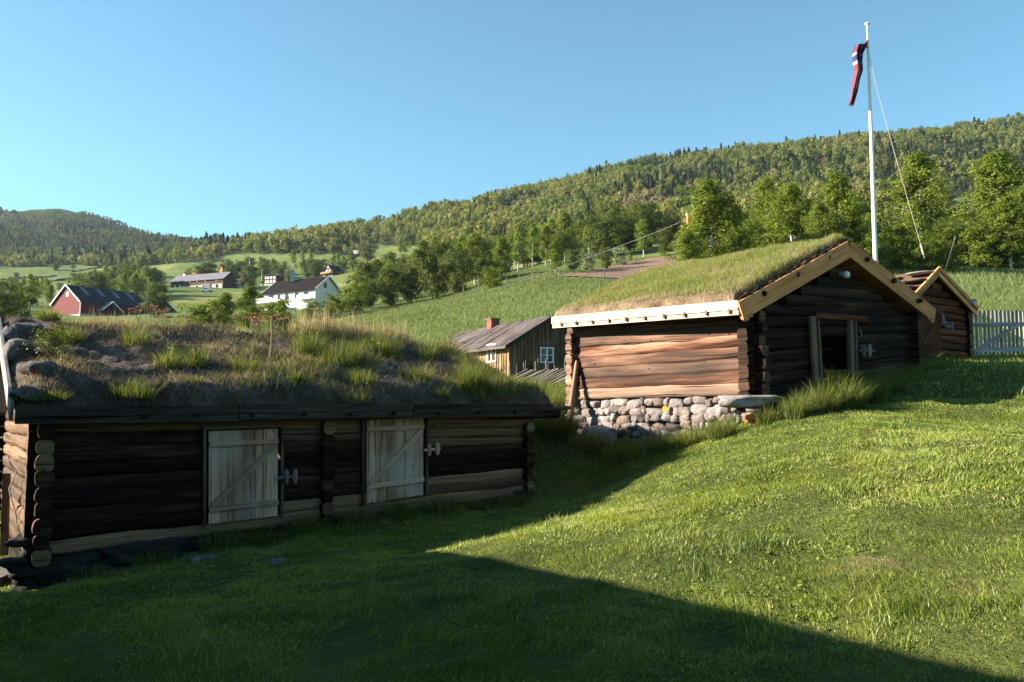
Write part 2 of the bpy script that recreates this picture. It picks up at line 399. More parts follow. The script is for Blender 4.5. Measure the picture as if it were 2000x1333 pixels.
def stone_mat(name, cols, lichen=True):
    m = NT(name); g = m.geo(); n = m.noise(g, 7, 6, .65); n2 = m.noise(g, 38, 3, .7); n3 = m.noise(g, 2.6, 4, .6)
    c = m.ramp(m.attr('rnd'), [(k / (len(cols) - 1), q) for k, q in enumerate(cols)])
    c = m.mix(1, c, m.ramp(n, [(.3, .55), (.7, 1.3)]), 'MULTIPLY'); c = m.mix(.8, c, m.ramp(n2, [(.3, .55), (.7, 1.3)]), 'MULTIPLY')
    if lichen: c = m.mix(m.math('MULTIPLY', m.attr('tone'), m.ramp(n3, [(.44, 0.0), (.52, 1.0)])), c, (.55, .22, .04))
    m.base(c); m.b.inputs['Roughness'].default_value = .9; m.bump(m.math('ADD', n, m.math('MULTIPLY', n2, .4)), .9, .03); return m.m
M['stone_mid'] = stone_mat('weathered_roof_stone', [(.07, .062, .06), (.12, .105, .10), (.17, .15, .145)])
M['stone_dark'] = stone_mat('shade_darkened_stone', [(.03, .028, .026), (.06, .055, .05), (.10, .09, .085)])  # darker stone copy: shade at the storehouse foot put into the colour
M['stone'] = stone_mat('dry_stone', [(.09, .078, .072), (.20, .175, .16), (.32, .285, .26), (.19, .135, .11), (.25, .235, .225)])
def leafy(name, cols, trans=.35, tscale=None, rough=.6, patch=None, spec=.2):
    """foliage: attribute rnd picks the hue, tone shifts towards dry"""
    m = NT(name)
    c = m.ramp(m.attr('rnd'), [(k / (len(cols) - 1), q) for k, q in enumerate(cols)])
    if patch: c = m.mix(m.ramp(m.noise(m.geo(), patch[0], 4, .6), [(.42, 0.0), (.62, patch[2])]), c, patch[1])
    d = m.n('ShaderNodeBsdfPrincipled'); m.t.nodes.remove(m.b); m.b = d
    m.base(c); d.inputs['Roughness'].default_value = rough; d.inputs['Specular IOR Level'].default_value = spec
    tr = m.n('ShaderNodeBsdfTranslucent'); m.l(m.mix(1, c, (1.3, 1.25, .5), 'MULTIPLY'), tr.inputs[0])
    mx = m.n('ShaderNodeMixShader'); mx.inputs[0].default_value = trans; m.l(d.outputs[0], mx.inputs[1]); m.l(tr.outputs[0], mx.inputs[2]); m.l(mx.outputs[0], m.out.inputs[0])
    return m.m
M['leaf'] = leafy('spring_birch_leaves', [(.07, .10, .010), (.125, .165, .016), (.20, .24, .026)], .4)
M['leaf_d'] = leafy('darker_bush_leaves', [(.045, .07, .012), (.08, .105, .016), (.125, .155, .022)], .35)
M['leaf_y'] = leafy('yellow_green_leaves', [(.09, .14, .02), (.15, .21, .03), (.22, .29, .04)], .4)
M['leaf_w'] = leafy('pale_blossom_leaves', [(.12, .16, .07), (.2, .24, .13), (.34, .36, .26)], .3)
M['forest'] = leafy('hillside_forest_leaves', [(.018, .034, .014), (.040, .060, .018), (.088, .118, .026), (.125, .155, .032), (.19, .195, .05), (.23, .185, .12)], .4)
M['lawn'] = leafy('lawn_blades', [(.035, .065, .006), (.115, .175, .014), (.215, .285, .028), (.32, .37, .075), (.50, .44, .22)], .35, patch=(1.1, (.27, .27, .06), .4), rough=.45, spec=.35)
M['field'] = leafy('meadow_blades', [(.09, .125, .042), (.125, .165, .055), (.165, .205, .070)], .3, patch=(.12, (.15, .17, .06), .6))
M['tall'] = leafy('tall_green_grass', [(.05, .075, .014), (.095, .13, .024), (.16, .19, .04), (.30, .28, .13)], .4)
M['dry'] = leafy('dry_straw', [(.20, .155, .10), (.36, .28, .18), (.54, .44, .30)], .3)
M['turfg'] = leafy('roof_green_grass', [(.09, .14, .03), (.16, .21, .045), (.24, .27, .08), (.38, .32, .18)], .35, patch=(1.3, (.36, .29, .16), .45))
M['litter'] = leafy('dead_grass_litter', [(.045, .036, .033), (.11, .090, .082), (.21, .175, .155), (.36, .30, .245)], .15)

# ------------------------------------------------------------------ terrain sheet
def inpoly(x, y, poly):
    x = np.asarray(x); y = np.asarray(y); c = np.zeros(x.shape, bool); n = len(poly)
    for i in range(n):
        x1, y1 = poly[i]; x2, y2 = poly[(i + 1) % n]
        if y1 == y2: continue
        c ^= ((y1 > y) != (y2 > y)) & (x < (x2 - x1) * (y - y1) / (y2 - y1) + x1)
    return c
LB = [(-700, 525), (0, 524), (130, 519), (250, 524), (330, 517), (430, 512), (470, 500), (600, 500), (690, 500), (735, 484), (830, 486), (850, 520), (1000, 515), (1080, 505), (1150, 490), (1250, 476), (1330, 470), (1450, 490), (2600, 480)]
PAST = [[(1150, 492), (1170, 474), (1250, 462), (1260, 476)], [(1845, 440), (1850, 384), (1905, 380), (1925, 400), (1900, 440)], [(1690, 440), (1690, 424), (1755, 420), (1755, 436)],
        [(425, 522), (430, 502), (500, 498), (500, 522)]]
def is_forest(px, py, Y):
    lb = np.interp(px, [a for a, b in LB], [b for a, b in LB])
    f = (py < lb) & (Y > 165)
    for p in PAST: f &= ~inpoly(px, py, p)
    return f
def make_terrain():
    th = np.concatenate([np.arange(-180, -40, 3.0), np.arange(-40, 40, .3), np.arange(40, 180, 3.0)]) * math.pi / 180
    r = np.concatenate([[.01], np.exp(np.linspace(math.log(.6), math.log(3.5), 20)), np.exp(np.linspace(math.log(3.6), math.log(32), 300)), np.exp(np.linspace(math.log(32.6), math.log(1900), 190))])
    T, Rr = np.meshgrid(th, r); X = np.sin(T) * Rr; Y = np.cos(T) * Rr; Z = gz(X, Y)
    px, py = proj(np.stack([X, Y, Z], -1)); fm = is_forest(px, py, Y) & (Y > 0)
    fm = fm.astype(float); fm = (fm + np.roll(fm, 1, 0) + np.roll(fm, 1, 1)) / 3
    n, m = X.shape; idx = np.arange(n * m).reshape(n, m); nx = np.roll(idx, -1, 1)
    F = np.stack([idx[:-1], nx[:-1], nx[1:], idx[1:]], -1).reshape(-1, 4)[:, ::-1]
    me = raw_mesh('ground', np.stack([X, Y, Z], -1).reshape(-1, 3), F, tone=fm.ravel(), rnd=np.clip(Rr / 300, 0, 1).ravel(), smooth=True)
    m = NT('grassy_ground'); g = m.geo(); n1 = m.noise(g, .035, 5, .6); n2 = m.noise(g, .5, 5, .65); n3 = m.noise(g, 9, 5, .7)
    near = m.ramp(n2, [(.3, (.040, .052, .013)), (.62, (.085, .10, .024)), (.7, (.13, .10, .05))])
    fieldc = m.ramp(n1, [(.35, (.10, .14, .042)), (.55, (.14, .175, .052)), (.66, (.25, .235, .075))])
    c = m.mix(m.ramp(m.attr('rnd'), [(.09, 0.0), (.16, 1.0)]), near, fieldc)
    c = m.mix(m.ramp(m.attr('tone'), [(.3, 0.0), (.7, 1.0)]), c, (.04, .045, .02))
    c = m.mix(.8, c, m.ramp(n3, [(.3, .6), (.7, 1.3)]), 'MULTIPLY')
    c = m.mix(.6, c, m.ramp(n2, [(.3, .75), (.7, 1.2)]), 'MULTIPLY')
    m.base(c); m.b.inputs['Roughness'].default_value = .95; m.b.inputs['Specular IOR Level'].default_value = .05; m.bump(m.math('ADD', n3, n2), .8, .15)
    tag(put('ground', me, m.m), kind='structure')
make_terrain()
def ground_patch(name, poly_px, matl, lift, step=.8):
    P = [hit(*q) for q in poly_px]; poly = [(p.x, p.y) for p in P]
    xs = [p[0] for p in poly]; ys = [p[1] for p in poly]
    X, Y = np.meshgrid(np.arange(min(xs), max(xs), step), np.arange(min(ys), max(ys), step)); Z = gz(X, Y) + lift
    n, m = X.shape; idx = np.arange(n * m).reshape(n, m); F = np.stack([idx[:-1, :-1], idx[:-1, 1:], idx[1:, 1:], idx[1:, :-1]], -1).reshape(-1, 4)
    cx = (X[:-1, :-1] + step / 2).ravel(); cy = (Y[:-1, :-1] + step / 2).ravel()
    F = F[inpoly(cx, cy, poly)]
    return tag(put(name, raw_mesh(name, np.stack([X, Y, Z], -1).reshape(-1, 3), F, smooth=True), matl), kind='structure')
def soil():
    m = NT('ploughed_soil'); g = m.geo(); w = m.noise(m.geo((.12, 2.2, 1)), 1, 4); n = m.noise(g, 2.5, 5, .7)
    m.base(m.mix(.8, m.ramp(w, [(.3, (.17, .105, .075)), (.7, (.25, .165, .12))]), m.ramp(n, [(.3, .7), (.7, 1.2)]), 'MULTIPLY')); m.b.inputs['Roughness'].default_value = .95; m.bump(n, .9, .2); return m.m
M['soil'] = soil()
ground_patch('ploughed_field', [(1078, 541), (1120, 536), (1200, 521), (1260, 508), (1330, 495), (1420, 490), (1420, 552), (1250, 546)], M['soil'], .12)
ground_patch('ploughed_field', [(1690, 437), (1690, 425), (1752, 421), (1752, 434)], M['soil'], .3, 1.5)

# ------------------------------------------------------------------ foliage geometry
def unit(v): return v / (np.linalg.norm(v, axis=-1, keepdims=True) + 1e-9)
def leaf_quads(P, Nrm, size, jit=.6, aspect=.6, g=rng):
    n = len(P); N = unit(Nrm + g.normal(0, jit, (n, 3))); A = unit(np.cross(N, g.normal(0, 1, (n, 3)))); B = np.cross(N, A)
    s = (size * g.uniform(.6, 1.3, n))[:, None]
    V = np.stack([P - A * s, P + B * s * aspect, P + A * s, P - B * s * aspect], 1).reshape(-1, 3)
    return V, np.arange(n * 4).reshape(-1, 4)
def leaf_tris(P, Nrm, size, jit=.5, g=rng):
    n = len(P); N = unit(Nrm + g.normal(0, jit, (n, 3))); A = unit(np.cross(N, g.normal(0, 1, (n, 3)))); B = np.cross(N, A)
    s = (size * g.uniform(.6, 1.4, n))[:, None]
    V = np.stack([P - A * s, P + A * s * .9 + B * s * .3, P + B * s * 1.3 - A * s * .1], 1).reshape(-1, 3)
    return V, np.arange(n * 3).reshape(-1, 3)
def make_tree_meshes(name, H, prof, nb, ncl, nleaf, leaf, trunk_r, spread=.35, stems=1, up=.7, wid=.3, seed=1, low=.12):
    """returns (trunk mesh, crown mesh) of a tree H tall standing at the origin; prof(t) = crown radius factor"""
    g = np.random.default_rng(seed); mb = MB(); C = []; Cn = []; Cr = []
    rs = random.getstate(); random.seed(seed)
    for s in range(stems):
        a = 2 * math.pi * s / max(stems, 1) + seed; off = 0 if stems == 1 else H * wid * .45
        top = Vector((math.cos(a) * off * random.uniform(.5, 1.3), math.sin(a) * off * random.uniform(.5, 1.3), H * random.uniform(.82, 1) if stems > 1 else H))
        base = Vector((math.cos(a) * off * .15, math.sin(a) * off * .15, -.4)); ctl = base.lerp(top, .5) + Vector((g.normal(0, .02), g.normal(0, .02), 0)) * H
        def tp(t): return base.lerp(ctl, t).lerp(ctl.lerp(top, t), t)
        mb.tube([tp(t) for t in np.linspace(0, .97, 8)], [trunk_r * (1 - .93 * t) * (1 if stems == 1 else .7) for t in np.linspace(0, 1, 8)], 6)
        for b in range(nb // stems):
            t = low + (.97 - low) * ((b + g.random()) / (nb // stems)); p = tp(t); az = g.uniform(0, 6.28)
            L = prof((t - low) / (1 - low)) * H * wid * g.uniform(.55, 1.12) * (1 + .28 * math.sin(az * 2 + seed + t * 7) + .18 * math.sin(az * 3 - seed * 2 - t * 11)) + .15
            d = Vector((math.cos(az), math.sin(az), up * g.uniform(.5, 1.2))).normalized(); e = p + d * L + Vector((0, 0, -.06 * L))
            mb.tube([p, p.lerp(e, .5) + Vector((0, 0, .05 * L)), e], [trunk_r * .28 * (1 - t * .7), trunk_r * .16 * (1 - t * .6), trunk_r * .05], 4, cap=False)
            for c in range(ncl):
                f = g.uniform(.35, 1.05); q = p.lerp(e, f); q = np.array(q) + g.normal(0, spread * (.4 + .4 * L), 3) * (.5, .5, .4)
                k = int(nleaf * g.uniform(.4, 1.4)); rad = spread * g.uniform(.5, 1.2)
                pts = q + g.normal(0, rad * .55, (k, 3)) * (1, 1, .75)
                axis = np.array(tp(max(0.05, t - .05)))
                out = unit(pts - axis) * .8 + unit(pts - q) * .6 + (0, 0, .3)
                C.append(pts); Cn.append(out); Cr.append(np.clip(g.normal(.5, .22) + g.normal(0, .1, k), 0, 1))
    random.setstate(rs)
    P = np.concatenate(C); Nn = np.concatenate(Cn); V, F = leaf_quads(P, Nn, leaf, .55, .65, g)
    crown = raw_mesh(name + '_crown', V, F, rnd=np.repeat(np.concatenate(Cr), 4))
    me = bpy.data.meshes.new(name + '_trunk'); me.from_pydata(mb.V, [], mb.F); me.polygons.foreach_set('use_smooth', mb.S); me.update()
    return me, crown
birch_prof = lambda t: math.sin(math.pi * min(1, (t * .9 + .14))) ** .75 * (1 - .45 * t)
round_prof = lambda t: math.sin(math.pi * min(1, (t * .88 + .12))) ** .6
bush_prof = lambda t: 1 - .65 * t
KIND = {}
def reg(k, n, matt, matc, **kw):
    KIND[k] = []
    for i in range(n):
        t, c = make_tree_meshes(k, seed=i * 13 + len(k), **kw); t.materials.append(M[matt]); c.materials.append(M[matc]); KIND[k].append((t, c, kw['H']))
reg('birch', 4, 'birch', 'leaf', H=8, prof=birch_prof, nb=74, ncl=8, nleaf=25, leaf=.085, trunk_r=.15, spread=.46, wid=.30, low=.16)
reg('birch_y', 3, 'birch', 'leaf_y', H=8, prof=birch_prof, nb=56, ncl=6, nleaf=24, leaf=.09, trunk_r=.15, spread=.42, wid=.26, low=.24)
reg('alder', 3, 'bark', 'leaf_d', H=7, prof=round_prof, nb=78, ncl=7, nleaf=26, leaf=.10, trunk_r=.14, spread=.5, wid=.40, stems=3)
reg('bush', 3, 'bark', 'leaf', H=3.2, prof=bush_prof, nb=48, ncl=6, nleaf=24, leaf=.07, trunk_r=.06, spread=.32, wid=.55, stems=4, low=.03)
reg('bush_w', 1, 'bark', 'leaf_w', H=3.6, prof=round_prof, nb=44, ncl=6, nleaf=24, leaf=.08, trunk_r=.06, spread=.32, wid=.5, stems=3, low=.05)
NTREE = 0
def tree(kind, x, y, H, label, cat='tree', group=None, wide=1.0, name=None):
    global NTREE; NTREE += 1
    v = KIND[kind][NTREE % len(KIND[kind])]; s = H / v[2]
    nm = name or {'birch': 'birch_tree', 'birch_y': 'birch_tree', 'alder': 'broadleaf_tree', 'bush': 'bush', 'bush_w': 'flowering_bush'}[kind]
    e = empty(nm, (x, y, gz(x, y)), label, cat, group); e.rotation_euler.z = random.uniform(0, 6.28); e.scale = (s * wide, s * wide, s)
    put('trunk', v[0], None, e); put('crown', v[1], None, e); return e
def tree_px(kind, px, top, Y, label, wide=1.0, cat='tree', group=None, name=None):
    x = at(px, (top + 700) / 2, Y).x; z = gz(x, Y); return tree(kind, x, Y, max(1.2, at(px, top, Y).z - z), label, cat, group, wide, name)

# single trees one can tell apart
for a in [
    ('birch', 1388, 352, 62, 'tall sunlit birch left of the turf-roofed hut ridge', 1.25),
    ('birch', 1345, 452, 60, 'low birch at the right-hand end of the brown ploughed field', 1.35),
    ('birch', 1436, 402, 64, 'shaded birch just right of the tall birch above the turf roof', 1.2),
    ('birch', 1500, 350, 72, 'slender birch between the tall left birch and the flagpole', .95),
    ('birch', 1548, 362, 68, 'full leafy birch behind the middle of the turf ridge', 1.3),
    ('alder', 1466, 420, 76, 'dark broadleaf tree in the gap behind the turf roof birches', .9),
    ('birch', 1640, 338, 66, 'pointed birch directly left of the white flagpole', 1.15),
    ('birch', 1605, 398, 64, 'lower birch leaning on the pointed birch by the flagpole', 1.1),
    ('birch', 1678, 430, 66, 'small birch at the foot of the flagpole', 1.2),
    ('birch', 1800, 300, 82, 'tallest birch right of the flagpole crossed by the stay line', 1.15),
    ('birch', 1757, 440, 78, 'birch leaning under the stay line right of the flagpole', 1.1),
    ('birch', 1845, 436, 80, 'round birch right of the tallest birch', 1.2),
    ('alder', 1905, 436, 74, 'dark tree behind the small shed roof', 1.0),
    ('birch', 1955, 298, 96, 'big spreading birch at the upper right edge', 1.5),
    ('birch', 1975, 385, 70, 'near birch at the right edge of the meadow', 1.4),
    ('alder', 1940, 420, 72, 'dark rounded tree at the top of the right meadow', 1.1),
    ('birch', 2020, 360, 74, 'birch cut by the right edge of the picture', 1.4),
    ('bush', 1745, 452, 66, 'leafy bush behind the shed roof below the stay line', 1.3),
    ('bush', 1790, 462, 64, 'leafy bush behind the ridge of the small shed', 1.2),
    ('bush', 1848, 468, 64, 'leafy bush right of the small shed ridge', 1.2),
    ('bush', 1705, 462, 62, 'bush at the base of the white flagpole', 1.2),
    ('alder', 850, 462, 124, 'large dark broadleaf tree at the top left corner of the near field', 1.0),
    ('alder', 895, 482, 120, 'dark broadleaf tree right of the largest field-corner tree', 1.0),
    ('birch', 980, 466, 122, 'birch standing above the top edge of the near field', 1.2),
    ('alder', 945, 500, 118, 'dark tree at the foot of the birch above the near field', 1.0),
    ('bush', 962, 520, 104, 'bright round bush at the near field fence', 1.3),
    ('birch', 1085, 470, 118, 'birch at the left tip of the ploughed field', 1.1),
    ('alder', 1120, 484, 122, 'dark tree above the left tip of the ploughed field', .9),
    ('bush_w', 1148, 490, 124, 'whitish blossoming bush at the ploughed field edge', .9),
    ('alder', 1184, 484, 128, 'round dark tree on the upper edge of the ploughed field', .9),
    ('bush_w', 1212, 484, 136, 'pale blossoming bush at the upper ploughed field edge', 1.0),
    ('birch_y', 1258, 428, 148, 'tall light birch at the upper ploughed field edge', 1.1),
    ('alder', 1298, 446, 146, 'round dark-green tree behind the right part of the ploughed field', .9),
    ('birch_y', 1232, 490, 138, 'small yellow-green birch beside the pale bush', 1.1),
    ('birch_y', 1040, 440, 160, 'thin white-stemmed birch above the near field fence', .9),
    ('birch_y', 1012, 446, 156, 'second white-stemmed birch, left of the thin one', .9),
    ('alder', 720, 545, 128, 'bushy tree right of the white house', 1.0),
    ('alder', 760, 522, 130, 'broad bushy tree halfway between white house and field corner', 1.0),
    ('alder', 800, 505, 132, 'bushy tree left of the largest field-corner tree', 1.0),
    ('bush', 690, 556, 122, 'bush touching the right gable of the white house', 1.3),
    ('bush', 655, 578, 118, 'bush below the right gable of the white house', 1.4),
    ('bush', 612, 590, 116, 'hedge-like bush below the white house balcony', 1.5),
    ('birch', 487, 560, 92, 'sparse birch between the long brown barn and the white house', 1.4),
    ('birch', 440, 573, 88, 'sparse birch below the long brown barn', 1.3),
    ('bush', 405, 590, 88, 'yellow-green bush rising behind the old turf roof', 1.4),
    ('bush', 545, 585, 96, 'bush in front of the white house terrace', 1.4),
    ('alder', 305, 553, 158, 'round dark tree at the right end of the red barn', 1.0),
    ('alder', 30, 552, 110, 'dark tree at the left edge beyond the turf roof', 1.1),
    ('birch', 62, 560, 220, 'green tree left of the red barn gable', 1.2),
    ('alder', 2, 568, 88, 'dark bush cut by the left edge', 1.2),
]: tree_px(a[0], a[1], a[2], a[3], a[4], a[5], cat='bush' if 'bush' in a[0] else 'tree')
def fill(kinds, n, px0, px1, Y0, Y1, h0, h1, label, group, wide=1.15):
    for i in range(n):
        Y = random.uniform(Y0, Y1); px = px0 + (px1 - px0) * (i + random.random()) / n
        tree(random.choice(kinds), (px - CX) / FPX * Y, Y, random.uniform(h0, h1), label, 'tree', group, wide, name='hillside_tree')
fill(['alder', 'birch', 'birch_y'], 64, 140, 300, 270, 430, 6.5, 10, 'broadleaf tree in the dense belt right behind the red barn roof', 'trees in the belt behind the red barn')
fill(['alder', 'birch', 'birch_y'], 34, -150, 96, 215, 420, 5, 9, 'broadleaf tree in the scrub left of the red barn', 'trees left of the red barn')
fill(['birch_y', 'alder'], 14, 470, 720, 400, 470, 7, 10, 'tree behind the houses on the slope', 'trees behind the slope houses')
fill(['birch_y', 'alder', 'birch'], 26, 690, 1030, 140, 230, 6, 9, 'tree in the wood behind the field corner trees', 'trees of the wood behind the field corner')
fill(['birch_y', 'birch', 'alder'], 34, 1010, 1330, 160, 250, 6, 10, 'tree in the strip of wood beyond the ploughed field', 'trees beyond the ploughed field')
fill(['birch', 'alder', 'birch_y'], 26, 1340, 1690, 96, 150, 5, 7.5, 'tree in the wood behind the birches by the flagpole', 'trees of the wood behind the flagpole')
fill(['birch', 'alder'], 9, 1960, 2150, 96, 150, 5, 8, 'tree in the wood at the upper right edge', 'trees of the wood at the right edge')
fill(['alder', 'bush'], 20, 1430, 2100, 70, 90, 2.5, 4.5, 'bush in the undergrowth between the birches behind the huts', 'undergrowth bushes behind the huts')
for px, top, Y, l in [(405, 512, 350, 'round tree behind the long brown barn'), (392, 518, 345, 'small tree behind the left part of the long barn'), (460, 506, 350, 'tree right of the long brown barn'), (487, 518, 330, 'tree between long barn and red-white house'),
                      (520, 506, 420, 'round tree above the red-white house'), (600, 505, 410, 'tree left of the brown gabled cabin'), (615, 512, 400, 'tree beside the left wall of the brown gabled cabin'), (668, 508, 390, 'tree right of the brown gabled cabin'), (690, 510, 395, 'tree between the cabin and the tiny dark hut'),
                      (565, 528, 380, 'tree right of the red-white house'), (104, 514, 560, 'round tree left of the small red farmhouse'), (28, 532, 520, 'lone tree in the far left field'), (450, 520, 345, 'tree at the dark gable of the long barn')]:
    tree_px('alder', px, top, Y, l, 1.2)

# ------------------------------------------------------------------ the wood on the hills: one mass of many thousand trees
def forest_templates():
    out = []
    for k in range(8):
        g = np.random.default_rng(50 + k); con = k >= 5; n = 200 if con else 330
        if con:
            t = g.random(n) ** .8; rad = (1 - t) * .2 * g.uniform(.7, 1.15, n) + .01; a = g.uniform(0, 6.28, n)
            P = np.stack([np.cos(a) * rad, np.sin(a) * rad, .08 + t * .92], -1); N = np.stack([np.cos(a), np.sin(a), np.full(n, .5)], -1); s = .055
        else:
            nc = 12; cc = g.normal(0, 1, (nc, 3)); cc = unit(cc) * g.uniform(.3, 1, (nc, 1)) * (.25, .25, .33) + (0, 0, .56); i = g.integers(0, nc, n)
            d = unit(g.normal(0, 1, (n, 3))); P = cc[i] + d * (.13, .13, .15) * g.uniform(.7, 1.1, (n, 1)); N = unit(d + unit(P - (0, 0, .55)) * .8); s = .052
        V, F = leaf_tris(P, N, s, .3, g); r = np.repeat(g.normal(0, .06, n), 3)
        out.append((V, F, r))
    return out
def make_forest():
    g = np.random.default_rng(11); T = forest_templates(); xs = []; ys = []
    for (r0, r1, a0, a1, sp) in ((165, 330, -37, 37, 3.9), (330, 560, -37, 37, 4.2), (560, 860, -37, 37, 4.6), (860, 1400, -37, -13, 5.2)):
        A = (a1 - a0) * math.pi / 180 * (r1 ** 2 - r0 ** 2) / 2; n = int(A / sp ** 2)
        r = np.sqrt(g.uniform(r0 ** 2, r1 ** 2, n)); a = g.uniform(a0, a1, n) * math.pi / 180; xs.append(np.sin(a) * r); ys.append(np.cos(a) * r)
    x = np.concatenate(xs); y = np.concatenate(ys); z = gz(x, y); px, py = proj(np.stack([x, y, z], -1))
    # open places inside the wood thin the stand
    k = is_forest(px, py, y) & (fbm(x / 25, y / 25, 8, 3) > -.23)
    x, y, z, px, py = (q[k] for q in (x, y, z, px, py)); n = len(x); r = np.hypot(x, y)
    con_p = .015 + .28 * (fbm(x / 70, y / 70, 21, 3) > .15) + .35 * ((px < 480) & (py < 500) & (py > 440)) + .4 * inpoly(px, py, [(1200, 440), (1200, 380), (1420, 330), (1420, 400)]) + .35 * ((px > 1700) & (py > 290) & (py < 380))
    con_p = np.where((px > 470) & (px < 1150) & (r > 430), .004, con_p); con = g.random(n) < con_p
    hue = .67 + .8 * fbm(x / 40, y / 40, 31, 3) + g.normal(0, .12, n); hue = np.clip(hue, .2, .8)
    hue[con] = g.uniform(0, .22, con.sum())
    bare = (inpoly(px, py, [(1205, 430), (1215, 402), (1245, 388), (1290, 388), (1315, 405), (1312, 430)])) | (g.random(n) < .025 + .04 * (py < 350))
    hue[bare] = g.uniform(.9, 1, bare.sum()); con[bare] = False
    hue[r > 700] *= np.where(px[r > 700] < 480, .6, .92)
    Hh = (4.2 + 6 * g.random(n) ** 1.3) * np.clip(1 + fbm(x / 30, y / 30, 71, 3) * 1.2, .6, 1.5) * np.where(con, 1.15, 1) * np.where(r > 860, .72, 1)
    Vs, Fs, Rs = [], [], []; off = 0; ty = np.where(con, g.integers(5, 8, n), g.integers(0, 5, n)); rot = g.uniform(0, 6.28, n)
    for k, (V, F, rr) in enumerate(T):
        m = ty == k; q = m.sum()
        if not q: continue
        # trees farther off carry fewer and larger leaf clumps
        for far in (False, True):
            mm = m & ((r > 420) == far); q = mm.sum()
            if not q: continue
            V2, F2, r2 = (V, F, rr) if not far else (V[:3 * 165].reshape(-1, 3, 3).copy(), F[:165], rr[:495])
            if far: c = V2.mean(1, keepdims=True); V2 = (c + (V2 - c) * 1.25).reshape(-1, 3)
            c, s = np.cos(rot[mm])[:, None], np.sin(rot[mm])[:, None]; h = Hh[mm][:, None]; w = h * g.uniform(.65, 1.15, (q, 1))
            X = (V2[:, 0] * c - V2[:, 1] * s) * w + x[mm][:, None]; Y = (V2[:, 0] * s + V2[:, 1] * c) * w + y[mm][:, None]; Z = V2[:, 2] * h + z[mm][:, None] - .3
            Vs.append(np.stack([X, Y, Z], -1).reshape(-1, 3)); Fs.append((F2[None] + (np.arange(q) * len(V2))[:, None, None]).reshape(-1, 3) + off); off += q * len(V2)
            Rs.append(np.clip(hue[mm][:, None] + r2, 0, 1).ravel())
    print('forest trees', n)
    me = raw_mesh('forest', np.concatenate(Vs), np.concatenate(Fs), rnd=np.concatenate(Rs))
    tag(put('forest', me, M['forest']), 'mixed green spring wood covering the hillsides up to the skyline', 'forest', kind='stuff')
make_forest()

# ------------------------------------------------------------------ grass
def blades(P, h, w, lean, g, seg=1, azi=None, flop=None):
    """P roots (n,3), h heights (n), returns V, F(tri), repeat count"""
    n = len(P); a = g.uniform(0, 6.28, n) if azi is None else azi; f = g.uniform(0, 6.28, n)
    sd = np.stack([np.cos(f), np.sin(f), np.zeros(n)], -1) * (w / 2)[:, None] if hasattr(w, '__len__') else np.stack([np.cos(f), np.sin(f), np.zeros(n)], -1) * w / 2
    ld = np.stack([np.cos(a), np.sin(a), np.zeros(n)], -1) * (h * lean)[:, None]; up = np.zeros((n, 3)); up[:, 2] = h
    if seg == 1:
        V = np.stack([P - sd, P + sd, P + up + ld], 1).reshape(-1, 3); return V, np.arange(3 * n).reshape(-1, 3), 3
    m1 = P + up * .5 + ld * .22; m2 = P + up * .82 + ld * .6; tp = P + up + ld
    V = np.stack([P - sd, P + sd, m1 - sd * .8, m1 + sd * .8, m2 - sd * .45, m2 + sd * .45, tp], 1).reshape(-1, 3)
    F = np.array([(0, 1, 3), (0, 3, 2), (2, 3, 5), (2, 5, 4), (4, 5, 6)]); return V, (F[None] + (np.arange(n) * 7)[:, None, None]).reshape(-1, 3), 7
FOOT = []      # footprints kept free of lawn
def keepout(x, y):
    m = np.zeros(x.shape, bool)
    for p in FOOT: m |= inpoly(x, y, p)
    return m
